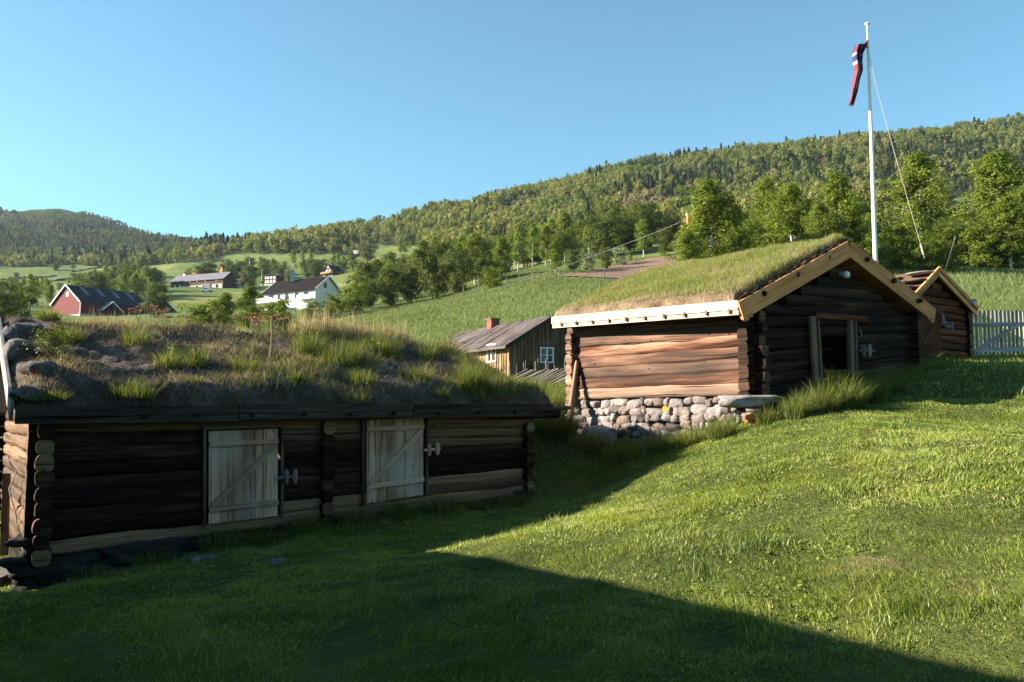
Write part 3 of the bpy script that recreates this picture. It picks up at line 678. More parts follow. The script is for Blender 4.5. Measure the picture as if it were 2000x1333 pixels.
def make_lawn():
    g = np.random.default_rng(3); Vs, Fs, Rs = [], [], []; off = 0
    for (n, r0, r1, h0, h1, w, seg, amax) in ((680000, 3.2, 9, .02, .05, .0042, 1, 56), (600000, 9, 18, .03, .07, .009, 1, 54), (200000, 18, 34, .05, .14, .02, 1, 50), (85000, 4, 18, .05, .11, .006, 2, 54)):
        t = g.random(n); r = r0 * (r1 / r0) ** t if r0 < 9 else np.sqrt(g.uniform(r0 ** 2, r1 ** 2, n)); a = g.uniform(-amax, amax, n) * math.pi / 180
        x = np.sin(a) * r; y = np.cos(a) * r
        dens = fbm(x * .9, y * .9, 41, 4); k = ~keepout(x, y)
        if seg == 2: k &= dens > .0
        else: k &= (g.random(n) < .8 + dens * 1.0)
        x, y, dens = x[k], y[k], dens[k]; n = len(x); z = gz(x, y) - .004
        cl = fbm(x * 3.2, y * 3.2, 47, 3); h = g.uniform(h0, h1, n) * .78 * np.clip(.75 + 1.0 * dens + 3.2 * cl, .3, 2.4)
        flow = fbm(x * .5, y * .5, 61, 2) * 9
        V, F, c = blades(np.stack([x, y, z], -1), h, np.full(n, w) * g.uniform(.7, 1.5, n), g.uniform(.3, 1.1, n), g, seg, azi=flow + g.normal(0, 1.1, n))
        hue = np.clip(.42 + .9 * fbm(x * .7 + 9, y * .7, 43, 4) - .6 * cl + g.normal(0, .22, n), 0, .88); dead = g.random(n) < .05; hue[dead] = g.uniform(.85, 1, dead.sum())
        Vs.append(V); Fs.append(F + off); Rs.append(np.repeat(hue, c)); off += len(V)
    me = raw_mesh('lawn_grass', np.concatenate(Vs), np.concatenate(Fs), rnd=np.concatenate(Rs))
    tag(put('lawn_grass', me, M['lawn']), 'short mown green grass of the sloping lawn', 'grass', kind='stuff')
    # small flat weed leaves among the blades
    n = 60000; r = np.sqrt(g.uniform(3.8 ** 2, 15 ** 2, n)); a = g.uniform(-36, 36, n) * math.pi / 180; x = np.sin(a) * r; y = np.cos(a) * r; k = (fbm(x * 1.1, y * 1.1, 77, 4) + .5 * fbm(x * 6, y * 6, 78, 2) > .13) & ~keepout(x, y); x, y = x[k], y[k]
    P = np.stack([x, y, gz(x, y) + g.uniform(.01, .04, len(x))], -1); V, F = leaf_quads(P, np.tile((0, 0, 1.), (len(x), 1)), .017, .7, .6, g)
    tag(put('lawn_weeds', raw_mesh('lawn_weeds', V, F, rnd=np.repeat(g.random(len(x)), 4)), M['leaf_y']), 'small flat clover and weed leaves among the lawn grass', 'ground cover', kind='stuff')
    n = 330000; r = np.sqrt(g.uniform(34 ** 2, 150 ** 2, n)) ; a = g.uniform(-34, 34, n) * math.pi / 180; x = np.sin(a) * r; y = np.cos(a) * r
    pl = [(p.x, p.y) for p in [hit(*q) for q in [(1070, 543), (1120, 536), (1200, 521), (1260, 508), (1330, 495), (1440, 488), (1440, 556), (1250, 550)]]]
    k = ~inpoly(x, y, pl) & ~keepout(x, y) & ((x > -22) | (g.random(n) < .3)); x, y = x[k], y[k]; n = len(x); P = np.stack([x, y, gz(x, y) - .02], -1)
    V, F, c = blades(P, g.uniform(.12, .34, n) * (1 + fbm(x * .2, y * .2, 5, 3)), np.hypot(x, y) * .0008 * g.uniform(.6, 1.4, n), g.uniform(.2, .9, n), g)
    me = raw_mesh('meadow_grass', V, F, rnd=np.repeat(np.clip(.5 + fbm(x / 14, y / 14, 15, 3) + g.normal(0, .15, n), 0, 1), c))
    tag(put('meadow_grass', me, M['field']), 'long green meadow grass on the slope behind the huts', 'grass', kind='stuff')
def tuft(name, c, n, rad, h0, h1, mat, label, cat='grass tuft', group=None, lean=(.15, .7), w=.008, seed=0, heads=0):
    """one countable clump of long grass"""
    g = np.random.default_rng(seed + 900); c = Vector(c); e = c
    rr = rad * np.sqrt(g.random(n)); a = g.uniform(0, 6.28, n); P = np.stack([np.cos(a) * rr, np.sin(a) * rr, np.full(n, -.03)], -1)
    q = rr / rad; V, F, k = blades(P, g.uniform(h0, h1, n) * (1 - .45 * q) * np.clip(g.normal(1, .22, n), .4, 1.5), w * g.uniform(.6, 1.3, n), g.uniform(*lean, n) * (.5 + 1.3 * q), g, 2, azi=a + g.normal(0, .8, n))
    o = put(name, raw_mesh(name, V, F, rnd=np.repeat(g.random(n) ** 1.2, k)), M[mat]); o.location = e
    return tag(o, label, cat, group)

# ------------------------------------------------------------------ building helpers
def V3(p, z): return Vector((p[0], p[1], z))
def lerp(a, b, t): return a + (b - a) * t
def wall_hit(px, py, A, B):
    """where the line of sight meets the upright plane through A and B: (fraction from A to B, height)"""
    d = ray(px, py); ax, ay = A[0], A[1]; ex, ey = B[0] - A[0], B[1] - A[1]
    # d.xy * s = A + e * t
    det = d.x * -ey + d.y * ex
    s = (ax * -ey + ay * ex) / det; t = (d.x * ay - d.y * ax) / det * 1.0
    t = ((d.x * s - ax) * ex + (d.y * s - ay) * ey) / (ex * ex + ey * ey)
    return t, EYE + d.z * s
def wobble_log(mb, a, b, r, tone, n=10, sq=.25, rough=.05, endtone=None, bow=.011):
    a = Vector(a); b = Vector(b); L = (b - a).length; k = max(2, int(L / .35) + 1); rnd = random.random()
    rt = random.uniform(-.08, .08); pts = []; rad = []
    for i in range(k):
        t = i / (k - 1); pts.append(a.lerp(b, t) + Vector((0, 0, random.uniform(-bow, bow)))); rad.append(r * (1 + rt * (t - .5)) * random.uniform(.97, 1.03))
    mb.tube(pts, rad, n, tone, rnd, True, True, sq, rough, endtone, ry=random.uniform(.9, 1.05))
def log_wall(mb, A, B, z0, z1, rows, ext=(.25, .25), tones=None, gaps=(), half=0, top=None, rk=.53, sq=.35, rough=.05, endtone=.45, dep=None):
    """A,B plan ends; z0/z1 = (height at A, height at B) of wall foot and top; gaps = (t0,t1,row0,row1); top(t) = roof height limit"""
    L = math.hypot(B[0] - A[0], B[1] - A[1]); kk = 0
    while True:
        if kk >= rows and top is None: break
        h0 = (z1[0] - z0[0]) / rows; h1 = (z1[1] - z0[1]) / rows; zc = (kk + .5 + half)
        lo, hi = -ext[0] / L, 1 + ext[1] / L
        if top is not None and kk >= rows:
            ts = [t for t in np.linspace(0, 1, 60) if top(t) > z0[0] * (1 - t) + z0[1] * t + (zc + .45) * lerp(h0, h1, t)]
            if len(ts) < 3: break
            lo, hi = ts[0], ts[-1]
        segs = [(lo, hi)]
        for g0, g1, k0, k1 in gaps:
            if k0 <= kk <= k1:
                ns = []
                for s0, s1 in segs:
                    if g0 > s0 and g0 < s1: ns.append((s0, g0))
                    if g1 > s0 and g1 < s1: ns.append((g1, s1))
                    if g1 <= s0 or g0 >= s1: ns.append((s0, s1))
                segs = ns
        for si, (s0, s1) in enumerate(segs):
            if s1 - s0 < .01: continue
            def P(t): return Vector((lerp(A[0], B[0], t), lerp(A[1], B[1], t), lerp(z0[0], z0[1], t) + zc * lerp(h0, h1, t)))
            tone = tones(kk, (s0 + s1) / 2) if tones else 0
            r = lerp(h0, h1, (s0 + s1) / 2) * rk
            wobble_log(mb, P(s0), P(s1), r, tone, 20, sq, rough, endtone(kk) if callable(endtone) else endtone)
        kk += 1
        if kk > 60: break
def turf(name, E0, E1, R0, R1, B0, B1, thick, amp, nf, mat, parent, seed=0, nu=110, nv=70, round_=.06, droop=0):
    """turf lying over both slopes of a roof; returns (object, sampler S(u,t) with t 0..1 on the near slope)"""
    E0, E1, R0, R1, B0, B1 = (np.array(p) for p in (E0, E1, R0, R1, B0, B1))
    def S(u, t):
        u = np.asarray(u, float); t = np.asarray(t, float); uc = np.clip(u, 0, 1)[..., None]; f = np.clip(t, 0, 1)[..., None]; bk = np.clip(t - 1, 0, 1)[..., None]
        base = (E0 * (1 - uc) + E1 * uc) * (1 - f) + (R0 * (1 - uc) + R1 * uc) * f
        back = (R0 * (1 - uc) + R1 * uc) * (1 - bk) + (B0 * (1 - uc) + B1 * uc) * bk
        base = np.where((t > 1)[..., None], back, base)
        e = np.minimum(np.minimum(u, 1 - u) / round_, np.minimum(t, 2 - t) / round_); e = np.clip(e, 0, 1); e = np.sqrt(1 - (1 - e) ** 2)
        x, y = base[..., 0], base[..., 1]
        h = thick * e * (1 - .25 * np.clip(1 - np.abs(t - 1) * 6, 0, 1)) + amp * fbm(x * nf + 3, y * nf, seed, 4) * e + amp * .35 * fbm(x * 7, y * 7, seed + 5, 3) * e
        P = base.copy(); P[..., 2] += h - droop * np.clip((u - .82) / .18, 0, 1) ** 1.5 * np.clip(1 - np.abs(t - 1), 0, 1); return P
    us = np.concatenate([[0], np.linspace(0, 1, nu)[0:1] + .004, np.linspace(.012, .988, nu), [.996], [1]]); ts = np.concatenate([[0, .006], np.linspace(.015, 1.985, nv), [1.994, 2]])
    U, T = np.meshgrid(us, ts); P = S(U, T); n, m = U.shape; idx = np.arange(n * m).reshape(n, m)
    F = np.stack([idx[:-1, :-1], idx[:-1, 1:], idx[1:, 1:], idx[1:, :-1]], -1).reshape(-1, 4)
    off = np.array(parent_origin(parent))
    me = raw_mesh(name, P.reshape(-1, 3) - off, F, rnd=np.zeros(n * m), smooth=True); return put(name, me, mat, parent), S
def earth_mat(name, a, b, c, hi):
    m = NT(name); g = m.geo(); n = m.noise(g, 2.2, 5, .65); n2 = m.noise(g, 22, 4, .75); n3 = m.noise(g, 70, 2, .7)
    k = m.ramp(n, [(.34, a), (.5, b), (.66, c)]); k = m.mix(.9, k, m.ramp(n2, [(.3, .35), (.68, 1.5)]), 'MULTIPLY'); k = m.mix(m.ramp(n3, [(.6, 0.0), (.72, .8)]), k, hi)
    m.base(k); m.b.inputs['Roughness'].default_value = .95; m.b.inputs['Specular IOR Level'].default_value = .1; m.bump(m.math('ADD', n2, m.math('MULTIPLY', n3, .5)), 1.0, .05); return m.m
M['turf_old'] = earth_mat('old_dry_turf', (.045, .032, .024), (.10, .078, .062), (.19, .155, .135), (.30, .25, .20))
M['turf_brown'] = earth_mat('brown_turf_edge', (.10, .065, .04), (.22, .15, .095), (.30, .22, .13), (.42, .33, .22))
def slab(mb, a, b, c, d, th, tone=.3):
    """flat board panel: corners a b c d (top face), thickness th downwards"""
    z = Vector((0, 0, -th)); P = [Vector(q) for q in (a, b, c, d)]; mb.hexa([q + z for q in P] + P, tone)
def plank_slab(mb, a, b, c, d, th, n, tone=.3):
    for i in range(n):
        f0, f1 = i / n, (i + .97) / n; A = Vector(a).lerp(b, f0); B = Vector(a).lerp(b, f1); Dd = Vector(d).lerp(c, f0); Cc = Vector(d).lerp(c, f1)
        j = Vector((0, 0, random.uniform(-.006, .006))); slab(mb, A + j, B + j, Cc + j, Dd + j, th, tone)

# ================================================================== OLD STOREHOUSE (front left)
du = Vector((.84, .543, 0)); dv = Vector((-.575, .818, 0)); nF = Vector((.543, -.84, 0))
A0 = at(52, 900, 11.5); A1 = at(1034, 900, 16.0); A0 = Vector((A0.x, A0.y, 0)); A1 = Vector((A1.x, A1.y, 0))
zb = (at(52, 1092, 11.5).z, at(1034, 962, 16).z); zt = (at(52, 815, 11.5).z, at(1034, 818, 16).z)
WD = 5.2; LA = (A1 - A0).length
A2 = A1 + dv * WD; A3 = A0 + dv * WD
st = empty('log_storehouse', (A0.x, A0.y, zb[0] - .3), 'long low dark log storehouse with two pale plank doors and an overgrown earth roof', 'storehouse')
E0, E1 = at(30, 796, 11.12), at(1078, 791, 15.9); RUN = 3.05
R0 = Vector((E0.x + dv.x * RUN, E0.y + dv.y * RUN, at(18, 640, 13.6).z)); R1 = Vector((E1.x + dv.x * RUN, E1.y + dv.y * RUN, at(900, 692, 18.4).z))
BK0 = E0 + dv * (2 * RUN) + Vector((0, 0, -.1)); BK1 = E1 + dv * (2 * RUN) + Vector((0, 0, .1))
RA = 9
d1 = [wall_hit(x, 850, A0, A1)[0] for x in (405, 545)]; d2 = [wall_hit(x, 850, A0, A1)[0] for x in (713, 828)]
tp = wall_hit(632, 900, A0, A1)[0]; tl = wall_hit(84, 900, A0, A1)[0]; tr = wall_hit(1022, 900, A0, A1)[0]
def tonesA(k, t):
    if t < d1[0]: return (.35, .0, .06, .02, .12, .0, .05, .0, .03)[k]
    if t < d2[0]: return (.75, .8, .0, .08, .1, .0, .04, .62, .5)[k]
    if t > d2[1]: return (.7, .65, .75, .0, .0, .06, .8, .7, .08)[k]
    return .4
mb = MB(); log_wall(mb, A0, A1, zb, zt, RA, (0, .05), tonesA, [(d1[0], d1[1], 1, 7), (d2[0], d2[1], 1, 7)], sq=.75, rk=.57, rough=.07); mb.build('front_wall', M['log_dark'], st)
def cross(t, name, ext=.30, back=WD, tn=None):
    P = A0.lerp(A1, t) - dv * 0; Q = P + dv * back; z0 = lerp(zb[0], zb[1], t); z1 = lerp(zt[0], zt[1], t); m_ = MB()
    rt = lerp(R0.z, R1.z, t) - .12
    log_wall(m_, P, Q, (z0, z0), (z1, z1), RA, (ext, .25), tn or (lambda k, s: random.choice((0, .1, .3))), (), -.45,
             (lambda s: lerp(z1, rt, min(1, s / .52) if s < .52 else (1 - s) / .48)), endtone=lambda k_: .75 if (k_ in (0, 6, 7) if name == 'left_gable_wall' else k_ in (1, 8)) else random.uniform(0, .12), sq=.5, rough=.08); m_.build(name, M['log_dark'], st)
cross(tl, 'left_gable_wall', .27, tn=lambda k, s: random.choice((.2, .5, .9, .4)))
cross(tp, 'partition_wall', .22); cross(tr, 'right_gable_wall', .24)
mb = MB(); log_wall(mb, A3, A2, zb, zt, RA, (.2, .2)); mb.build('back_wall', M['log_dark'], st)
mb = MB(); zf = zb[1] - .5; slab(mb, V3(A0, zf), V3(A1, zf), V3(A2, zf), V3(A3, zf), .1); mb.build('earth_floor', M['dark'], st)
# roof
mb = MB(); plank_slab(mb, E0, R0, R1, E1, .06, 16); plank_slab(mb, R0, BK0, BK1, R1, .06, 16); rfA = mb.build('roof', M['grey'], st)
turfA, SA = turf('turf', E0 + Vector((0, 0, .0)), E1, R0, R1, BK0, BK1, .24, .34, 1.1, M['turf_old'], rfA, 4, droop=.35)
mb = MB()
g0 = E0 + nF * .03; g1 = E1 + nF * .03
for i in range(3):
    a, b = g0.lerp(g1, i / 3), g0.lerp(g1, (i + .995) / 3); j = Vector((0, 0, (.0, .045, .02)[i]))
    mb.board(a + Vector((0, 0, -.055)) + j * .5, b + Vector((0, 0, -.055)) + j * .5, .13, .05, tone=.2)
    mb.board(a + Vector((0, 0, -.16)) - nF * .02 + j * .5, b + Vector((0, 0, -.16)) - nF * .02 + j * .5, .12, .06, tone=.05)
mb.build('gutter_board', M['gutter'], st)
for px in (158, 282, 385, 490, 592, 682, 765, 852, 932, 1002):
    t = (px - 30) / 1048; t = wall_hit(px, 805, E0, E1)[0]; c = g0.lerp(g1, t) + Vector((0, 0, -.15)); mb = MB(); mb.tube([c - nF * .35, c + nF * .10 + Vector((0, 0, .02))], [.035, .026], 7, .0); mb.build('gutter_peg', M['log_dark'], st)
mb = MB(); c = E1 + Vector((0, 0, -.16)); mb.tube([c - du * 1.2 - nF * .08, c + du * .16 - nF * .02], .095, 12, .0, endtone=.1); mb.build('eave_log', M['log_dark'], st)
mb = MB(); mb.board(E0 - du * .04 + Vector((0, 0, -.05)), R0 - du * .04 + Vector((0, 0, .05)), .26, .045, tone=.9); mb.board(BK0 - du * .04, R0 - du * .04 + Vector((0, 0, .05)), .26, .045, tone=.9); mb.build('verge_board', M['picket'], st)
# doors
def plank_door(rect, name_parent, A, B, off, matd, brace=True, nplank=6, tilt=0, bars=(.14, .84), tone=.5):
    """rect px: x0,x1,top,bottom at both sides; off = distance proud of the wall line"""
    (x0, yt0, yb0), (x1, yt1, yb1) = rect
    n = Vector((-(B[1] - A[1]), (B[0] - A[0]), 0)).normalized() * -1
    if n.y > 0: n = -n
    def pt(px, py):
        A_ = Vector((A[0], A[1], 0)) + n * off; B_ = Vector((B[0], B[1], 0)) + n * off; t, z = wall_hit(px, py, A_, B_); return Vector((lerp(A_.x, B_.x, t), lerp(A_.y, B_.y, t), z))
    a, b, c, d = pt(x0, yb0), pt(x1, yb1), pt(x1, yt1), pt(x0, yt0)
    mb = MB()
    for i in range(nplank):
        f0, f1 = i / nplank, (i + .975) / nplank; j = n * random.uniform(-.004, .004)
        P = [a.lerp(b, f0) + j, a.lerp(b, f0) - n * .03 + j, a.lerp(b, f1) - n * .03 + j, a.lerp(b, f1) + j]; Q = [d.lerp(c, f0) + j, d.lerp(c, f0) - n * .03 + j, d.lerp(c, f1) - n * .03 + j, d.lerp(c, f1) + j]
        mb.hexa([P[0], Q[0], Q[3], P[3], P[1], Q[1], Q[2], P[2]], tone)
    door = mb.build('door', matd, name_parent)
    def q(u, v): return a.lerp(b, u).lerp(d.lerp(c, u), 1 - v) + n * .018
    for v in bars:
        mb = MB(); mb.board(q(.0, v), q(1.0, v), .075, .035, tone=tone * .8); mb.build('door_bar', matd, door)
    if brace:
        mb = MB(); mb.board(q(.05, bars[1] - .03), q(.97, bars[0] + .04), .085, .035, tone=tone, taper=.85); mb.build('brace', matd, door)
    return door, q, n
dA, qA, nA = plank_door(((408, 843, 1024), (543, 838, 1008)), st, A0, A1, .13, M['door'])
tag(dA, label='pale plank door, left of the two')
dB, qB, nB = plank_door(((716, 820, 984), (827, 816, 967)), st, A0, A1, .13, M['door'], bars=(.12, .80))
tag(dB, label='pale plank door, right of the two')
def frame(q, n, par, w=.04):
    mb = MB()
    for u in (-.06, 1.06): mb.board(q(u, -.02) - n * .02, q(u, 1.02) - n * .02, w, .08, up=(1, .5, 0), tone=.2)
    mb.board(q(-.08, -.035) - n * .02, q(1.08, -.035) - n * .02, .05, .09, tone=.1); mb.build('door_frame', M['board'], par)
frame(qA, nA, st); frame(qB, nB, st)
def lock(q, n, par, u0, v, w, blocks, mat, sc=1.0):
    """wooden bolt with upright cleats"""
    mb = MB(); a = q(u0, v) + n * .05; b = q(u0 + w, v - .005) + n * .05; mb.board(a, b, .035 * sc, .03, tone=.6)
    for f in blocks:
        c = a.lerp(b, f) + n * .01; mb.tube([c + Vector((0, 0, -.10 * sc)), c + Vector((0, 0, -.07 * sc)), c + Vector((0, 0, .07 * sc)), c + Vector((0, 0, .10 * sc))], [.022 * sc, .035 * sc, .035 * sc, .02 * sc], 8, .6, sq=.5)
    return mb.build('bolt', mat, par)
lock(qA, nA, st, .98, .56, .30, (.4, .85), M['grey'], 1.1); lock(qB, nB, st, .98, .42, .30, (.3, .8), M['door'], 1.1)
# foundation stones and loose rocks
mb = MB()
for i in range(34):
    t = random.uniform(-.01, 1.0) if i > 12 else random.uniform(-.01, .3); p = A0.lerp(A1, t); gx = p + nF * random.uniform(-.05, .12); z = gz(gx.x, gx.y); zz = lerp(zb[0], zb[1], t); mb = MB()
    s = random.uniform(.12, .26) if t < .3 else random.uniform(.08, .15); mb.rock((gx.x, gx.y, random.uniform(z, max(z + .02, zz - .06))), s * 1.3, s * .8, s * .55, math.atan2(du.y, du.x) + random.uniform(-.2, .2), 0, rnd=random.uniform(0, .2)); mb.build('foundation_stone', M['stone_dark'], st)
for px, py, s in ((75, 1080, .2), (60, 1115, .28), (110, 1120, .36), (205, 1125, .42), (160, 1092, .25), (38, 1060, .18), (30, 1100, .22)):
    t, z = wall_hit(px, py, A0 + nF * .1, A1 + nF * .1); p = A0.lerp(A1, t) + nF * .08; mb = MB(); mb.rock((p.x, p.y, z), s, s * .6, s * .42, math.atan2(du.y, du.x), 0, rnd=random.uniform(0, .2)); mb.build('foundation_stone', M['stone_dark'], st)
FOOT.append([(p.x, p.y) for p in (A0, A1, A2, A3)])
def rockthing(c, r, label, cat='rock', rot=0, name='rock', tone=0, mat='stone', rnd=None, amp=.22):
    m_ = MB(); m_.rock((0, 0, 0), *r, rot, tone, amp, 3, rnd); o = m_.build(name, M[mat]); o.location = c; return tag(o, label, cat)
def roof_pt(px, py, lift=.15):
    """point of the storehouse's near roof slope seen at a pixel: (u, t)"""
    n = (E1 - E0).cross(R0 - E0).normalized(); d = ray(px, py); o = Vector((0, 0, EYE)); s = (E0 + Vector((0, 0, lift)) - o).dot(n) / d.dot(n); P = o + d * s
    u = (P - E0).dot(E1 - E0) / (E1 - E0).length_squared; t = (P - E0).dot(dv) / RUN; return u, t
for px, py, r, l in ((62, 650, (.25, .2, .17), 'large grey rock on the top left end of the old earth roof'), (45, 690, (.22, .2, .2), 'upright grey rock at the left verge of the old earth roof'), (72, 738, (.22, .2, .13), 'rounded rock halfway down the left end of the old earth roof'),
                   (52, 768, (.2, .18, .11), 'low rock just above the left gutter end'), (30, 652, (.13, .13, .16), 'small dark stone at the very left end of the ridge')):
    u, t = roof_pt(px, py); u = max(.012, u); rockthing(Vector(SA(u, min(t, 1.0)).tolist()) + Vector((0, 0, .02)), r, l, rot=random.random() * 3, rnd=random.uniform(.1, .9), mat='stone_mid')
for px, py, r, l in ((400, 1096, (.22, .13, .05), 'flat grey stone lying in the shaded grass below the left door'), (540, 1100, (.12, .09, .03), 'small flat stone in the shaded grass between the doors'), (985, 965, (.16, .1, .06), 'pale stone at the right end of the storehouse foot')):
    p = hit(px, py); rockthing((p.x, p.y, p.z + .02), r, l, rot=.5, rnd=.9, mat='stone_mid')

# ================================================================== TURF-ROOFED HUT (right)
bu = Vector((-.604, .797, 0)); bv = Vector((.797, .604, 0)); LB_, WB = 5.0, 5.75
N0 = at(1472, 780, 16.0); N0 = Vector((N0.x, N0.y, 0)); N1 = N0 + bu * LB_; N2 = N0 + bv * WB; N3 = N1 + bv * WB
zbl = (at(1472, 772, 16).z, wall_hit(1130, 781, N0, N1)[1])      # foot of the long wall: near, far
ztl = (wall_hit(1472, 606, N0, N1)[1], wall_hit(1130, 640, N0, N1)[1])
zbr = wall_hit(1790, 716, N0, N2)[1]; ztr = ztl[0] + .34
hut = empty('turf_hut', (N0.x, N0.y, zbl[0]), 'sunlit reddish log hut with green turf roof and new pine gable boards', 'hut')
RBH = 7
# roof corner points
F0 = at(1443, 594, 15.35); F1 = at(1080, 625, 19.9); AP = at(1656, 475, 17.4)
G0 = at(1822, 606, 19.6)
APb = AP + bu * 5.5; APb.z = AP.z + .02; G1 = G0 + bu * 5.5
def roofB(t):  # height limit of gable logs, t across the gable
    f = .5; zl, zr = ztl[0], ztr
    za = AP.z - .36
    return lerp(zl, za, t / f) if t < f else lerp(za, zr, (t - f) / (1 - f))
def tonesL(k, t): return (.8, .1, .45, .2, .0, .25, .4)[k % 7]
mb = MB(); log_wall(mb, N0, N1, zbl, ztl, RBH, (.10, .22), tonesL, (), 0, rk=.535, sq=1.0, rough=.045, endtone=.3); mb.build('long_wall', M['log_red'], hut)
# the long wall's log ends sticking out past the front corner
for k in range(RBH):
    z = lerp(zbl[0], ztl[0], (k + .5) / RBH); a = N0 - bu * .05; b = N0 - bu * random.uniform(.22, .36); mb = MB(); r = (ztl[0] - zbl[0]) / RBH * .5
    wobble_log(mb, (a.x, a.y, z), (b.x, b.y, z + random.uniform(-.01, .01)), r * random.uniform(.8, 1.02), 0, 9, .7, .16, random.uniform(0, .4)); mb.build('corner_log_end', M[random.choice(('log_red', 'log_dark'))], hut)
o0 = wall_hit(1603, 700, N0, N2)[0]; o1 = wall_hit(1658, 700, N0, N2)[0]
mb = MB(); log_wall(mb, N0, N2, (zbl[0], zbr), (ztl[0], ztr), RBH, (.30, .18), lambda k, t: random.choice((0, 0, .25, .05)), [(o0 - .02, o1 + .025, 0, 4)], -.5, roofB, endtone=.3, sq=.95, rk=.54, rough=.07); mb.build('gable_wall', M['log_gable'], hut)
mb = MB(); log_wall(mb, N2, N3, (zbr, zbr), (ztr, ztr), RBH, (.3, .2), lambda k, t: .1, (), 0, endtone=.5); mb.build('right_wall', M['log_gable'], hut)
mb = MB(); log_wall(mb, N1, N3, (zbl[1], zbr), (ztl[1], ztr), RBH, (.28, .2), lambda k, t: .3, (), -.5, lambda t: lerp(ztl[1], APb.z - .36, t / .5) if t < .5 else lerp(APb.z - .36, ztr, (t - .5) / .5), endtone=.5); mb.build('rear_gable_wall', M['log_red'], hut)
mb = MB(); zf = zbl[0] + .05; slab(mb, V3(N0, zf), V3(N2, zf), V3(N3, zf), V3(N1, zf), .2); mb.build('floor', M['dark'], hut)
# roof shell, edge bark, turf
mb = MB(); dn = Vector((0, 0, -.05)); plank_slab(mb, F0 + dn, AP + dn, APb + dn, F1 + dn, .05, 14, .2); plank_slab(mb, AP + dn, G0 + dn, G1 + dn, APb + dn, .05, 14, .2); rfB = mb.build('roof', M['barge'], hut)
k1 = bu * .10
turfB, SB = turf('turf', F0 + k1 + Vector((.0, 0, .02)), F1, AP + k1, APb, G0 + k1, G1, .20, .07, 1.6, M['turf_brown'], rfB, 9, round_=.025)
mb = MB()
for i in range(26):
    f0, f1 = i / 26, (i + 1.3) / 26
    for P, Q in ((F0, AP), (AP, G0)):
        a = P.lerp(Q, f0) + bu * random.uniform(.02, .07) + Vector((0, 0, random.uniform(.02, .05))); b = P.lerp(Q, min(1, f1)) + bu * random.uniform(.02, .07) + Vector((0, 0, random.uniform(.05, .10))); mb.board(a, b, .05, .10, tone=0)
mb.build('bark_edge', M['log_gable'], rfB)
def bargeboard(P, Q, lower, par):
    d = (Q - P).normalized(); up = Vector((0, 0, 1)); m_ = MB(); off = Vector((0, 0, -.13)) - bu * .02
    s = d.cross(up).normalized(); pu = s.cross(d).normalized()
    m_.board(P + off, Q + off, .34, .06, up=pu, tone=.5, rnd=random.uniform(.4, .7))
    e = (P if lower == 0 else Q) + off; dd = d if lower == 0 else -d
    for k, (x, r) in enumerate(((.10, .07), (.24, .045))):   # scalloped lower end
        c = e + dd * x - pu * .165; m_.tube([c - s * .03, c + s * .03], r, 10, .5, .5)
    o = m_.build('bargeboard', M['barge'], par)
    m_ = MB()
    return o, off, pu
bb1, off1, pu1 = bargeboard(F0, AP, 0, hut); bb2, off2, pu2 = bargeboard(AP - bu * .0, G0, 1, hut)
def peg(px, py, P, Q, par, col):
    d = ray(px, py); n = bu; o = Vector((0, 0, EYE)); s = (P - bu * .05 - o).dot(n) / d.dot(n); c = o + d * s; m_ = MB()
    m_.tube([c + bu * .02, c - bu * .05, c - bu * .075], [.055, .055, .035], 10, .3, endtone=.3); m_.build('peg', M['log_gable'], par)
for px, py in ((1490, 574), (1555, 537), (1615, 504)): peg(px, py, F0, AP, bb1, 0)
for px, py in ((1692, 507), (1745, 549), (1795, 588)): peg(px, py, AP, G0, bb2, 0)
mb = MB(); nL = -bv
for i, (a, b) in enumerate(((0, .52), (.525, 1))):
    mb.board(F0.lerp(F1, a) + nL * .02 + Vector((0, 0, -.02)), F0.lerp(F1, b) + nL * .02 + Vector((0, 0, -.02)), .17, .05, tone=.5, rnd=.8)
mb.build('eave_board', M['eave'], hut)
mb = MB(); mb.board(F0 + Vector((0, 0, -.15)) + bv * .02, F1 + Vector((0, 0, -.15)) + bv * .02, .10, .07, tone=.5, rnd=.5)
mb.build('eave_plank', M['eave'], hut)
for i in range(10):
    mb = MB(); c = F0.lerp(F1, (i + .35) / 10) + Vector((0, 0, -.15)); mb.board(c + bv * .3, c + nL * .06 + Vector((0, 0, .03)), .09, .05, tone=.1); mb.build('eave_hook', M['board'], hut)
# doorway: leaning open leaf, right jamb, lintel, bolt, lamp
gN = -bu
def gp(px, py, off=.14):
    A_ = N0 + gN * off; B_ = N2 + gN * off; t, z = wall_hit(px, py, A_, B_); return Vector((lerp(A_.x, B_.x, t), lerp(A_.y, B_.y, t), z))
mb = MB(); mb.board(gp(1594, 752, .20), gp(1586, 618, .20), .17, .055, up=bv, tone=.3, rnd=.9); mb.board(gp(1604, 750, .16), gp(1597, 624, .16), .07, .05, up=bv, tone=.2); mb.build('open_door_leaf', M['board'], hut)
mb = MB(); mb.board(gp(1663, 742, .15), gp(1660, 626, .15), .12, .10, up=bv, tone=.1, rnd=.8); mb.board(gp(1672, 740, .13), gp(1669, 628, .13), .06, .08, up=bv, tone=.3); mb.build('door_jamb', M['board'], hut)
mb = MB(); mb.board(gp(1590, 616, .14), gp(1695, 624, .14), .12, .08, tone=.2); mb.build('lintel', M['reddoor'], hut)
def qg(u, v): return gp(1672, 640, .16).lerp(gp(1704, 640, .16), u) * (1 - v) + gp(1672, 690, .16).lerp(gp(1704, 690, .16), u) * v
lock(qg, gN, hut, .05, .92, .95, (.25, .62), M['grey'], 1.35)
mb = MB(); mb.tube([gp(1680, 648, .15), gp(1680, 642, .2), gp(1683, 655, .2)], .02, 6, .8); mb.build('small_hook', M['picket'], hut)
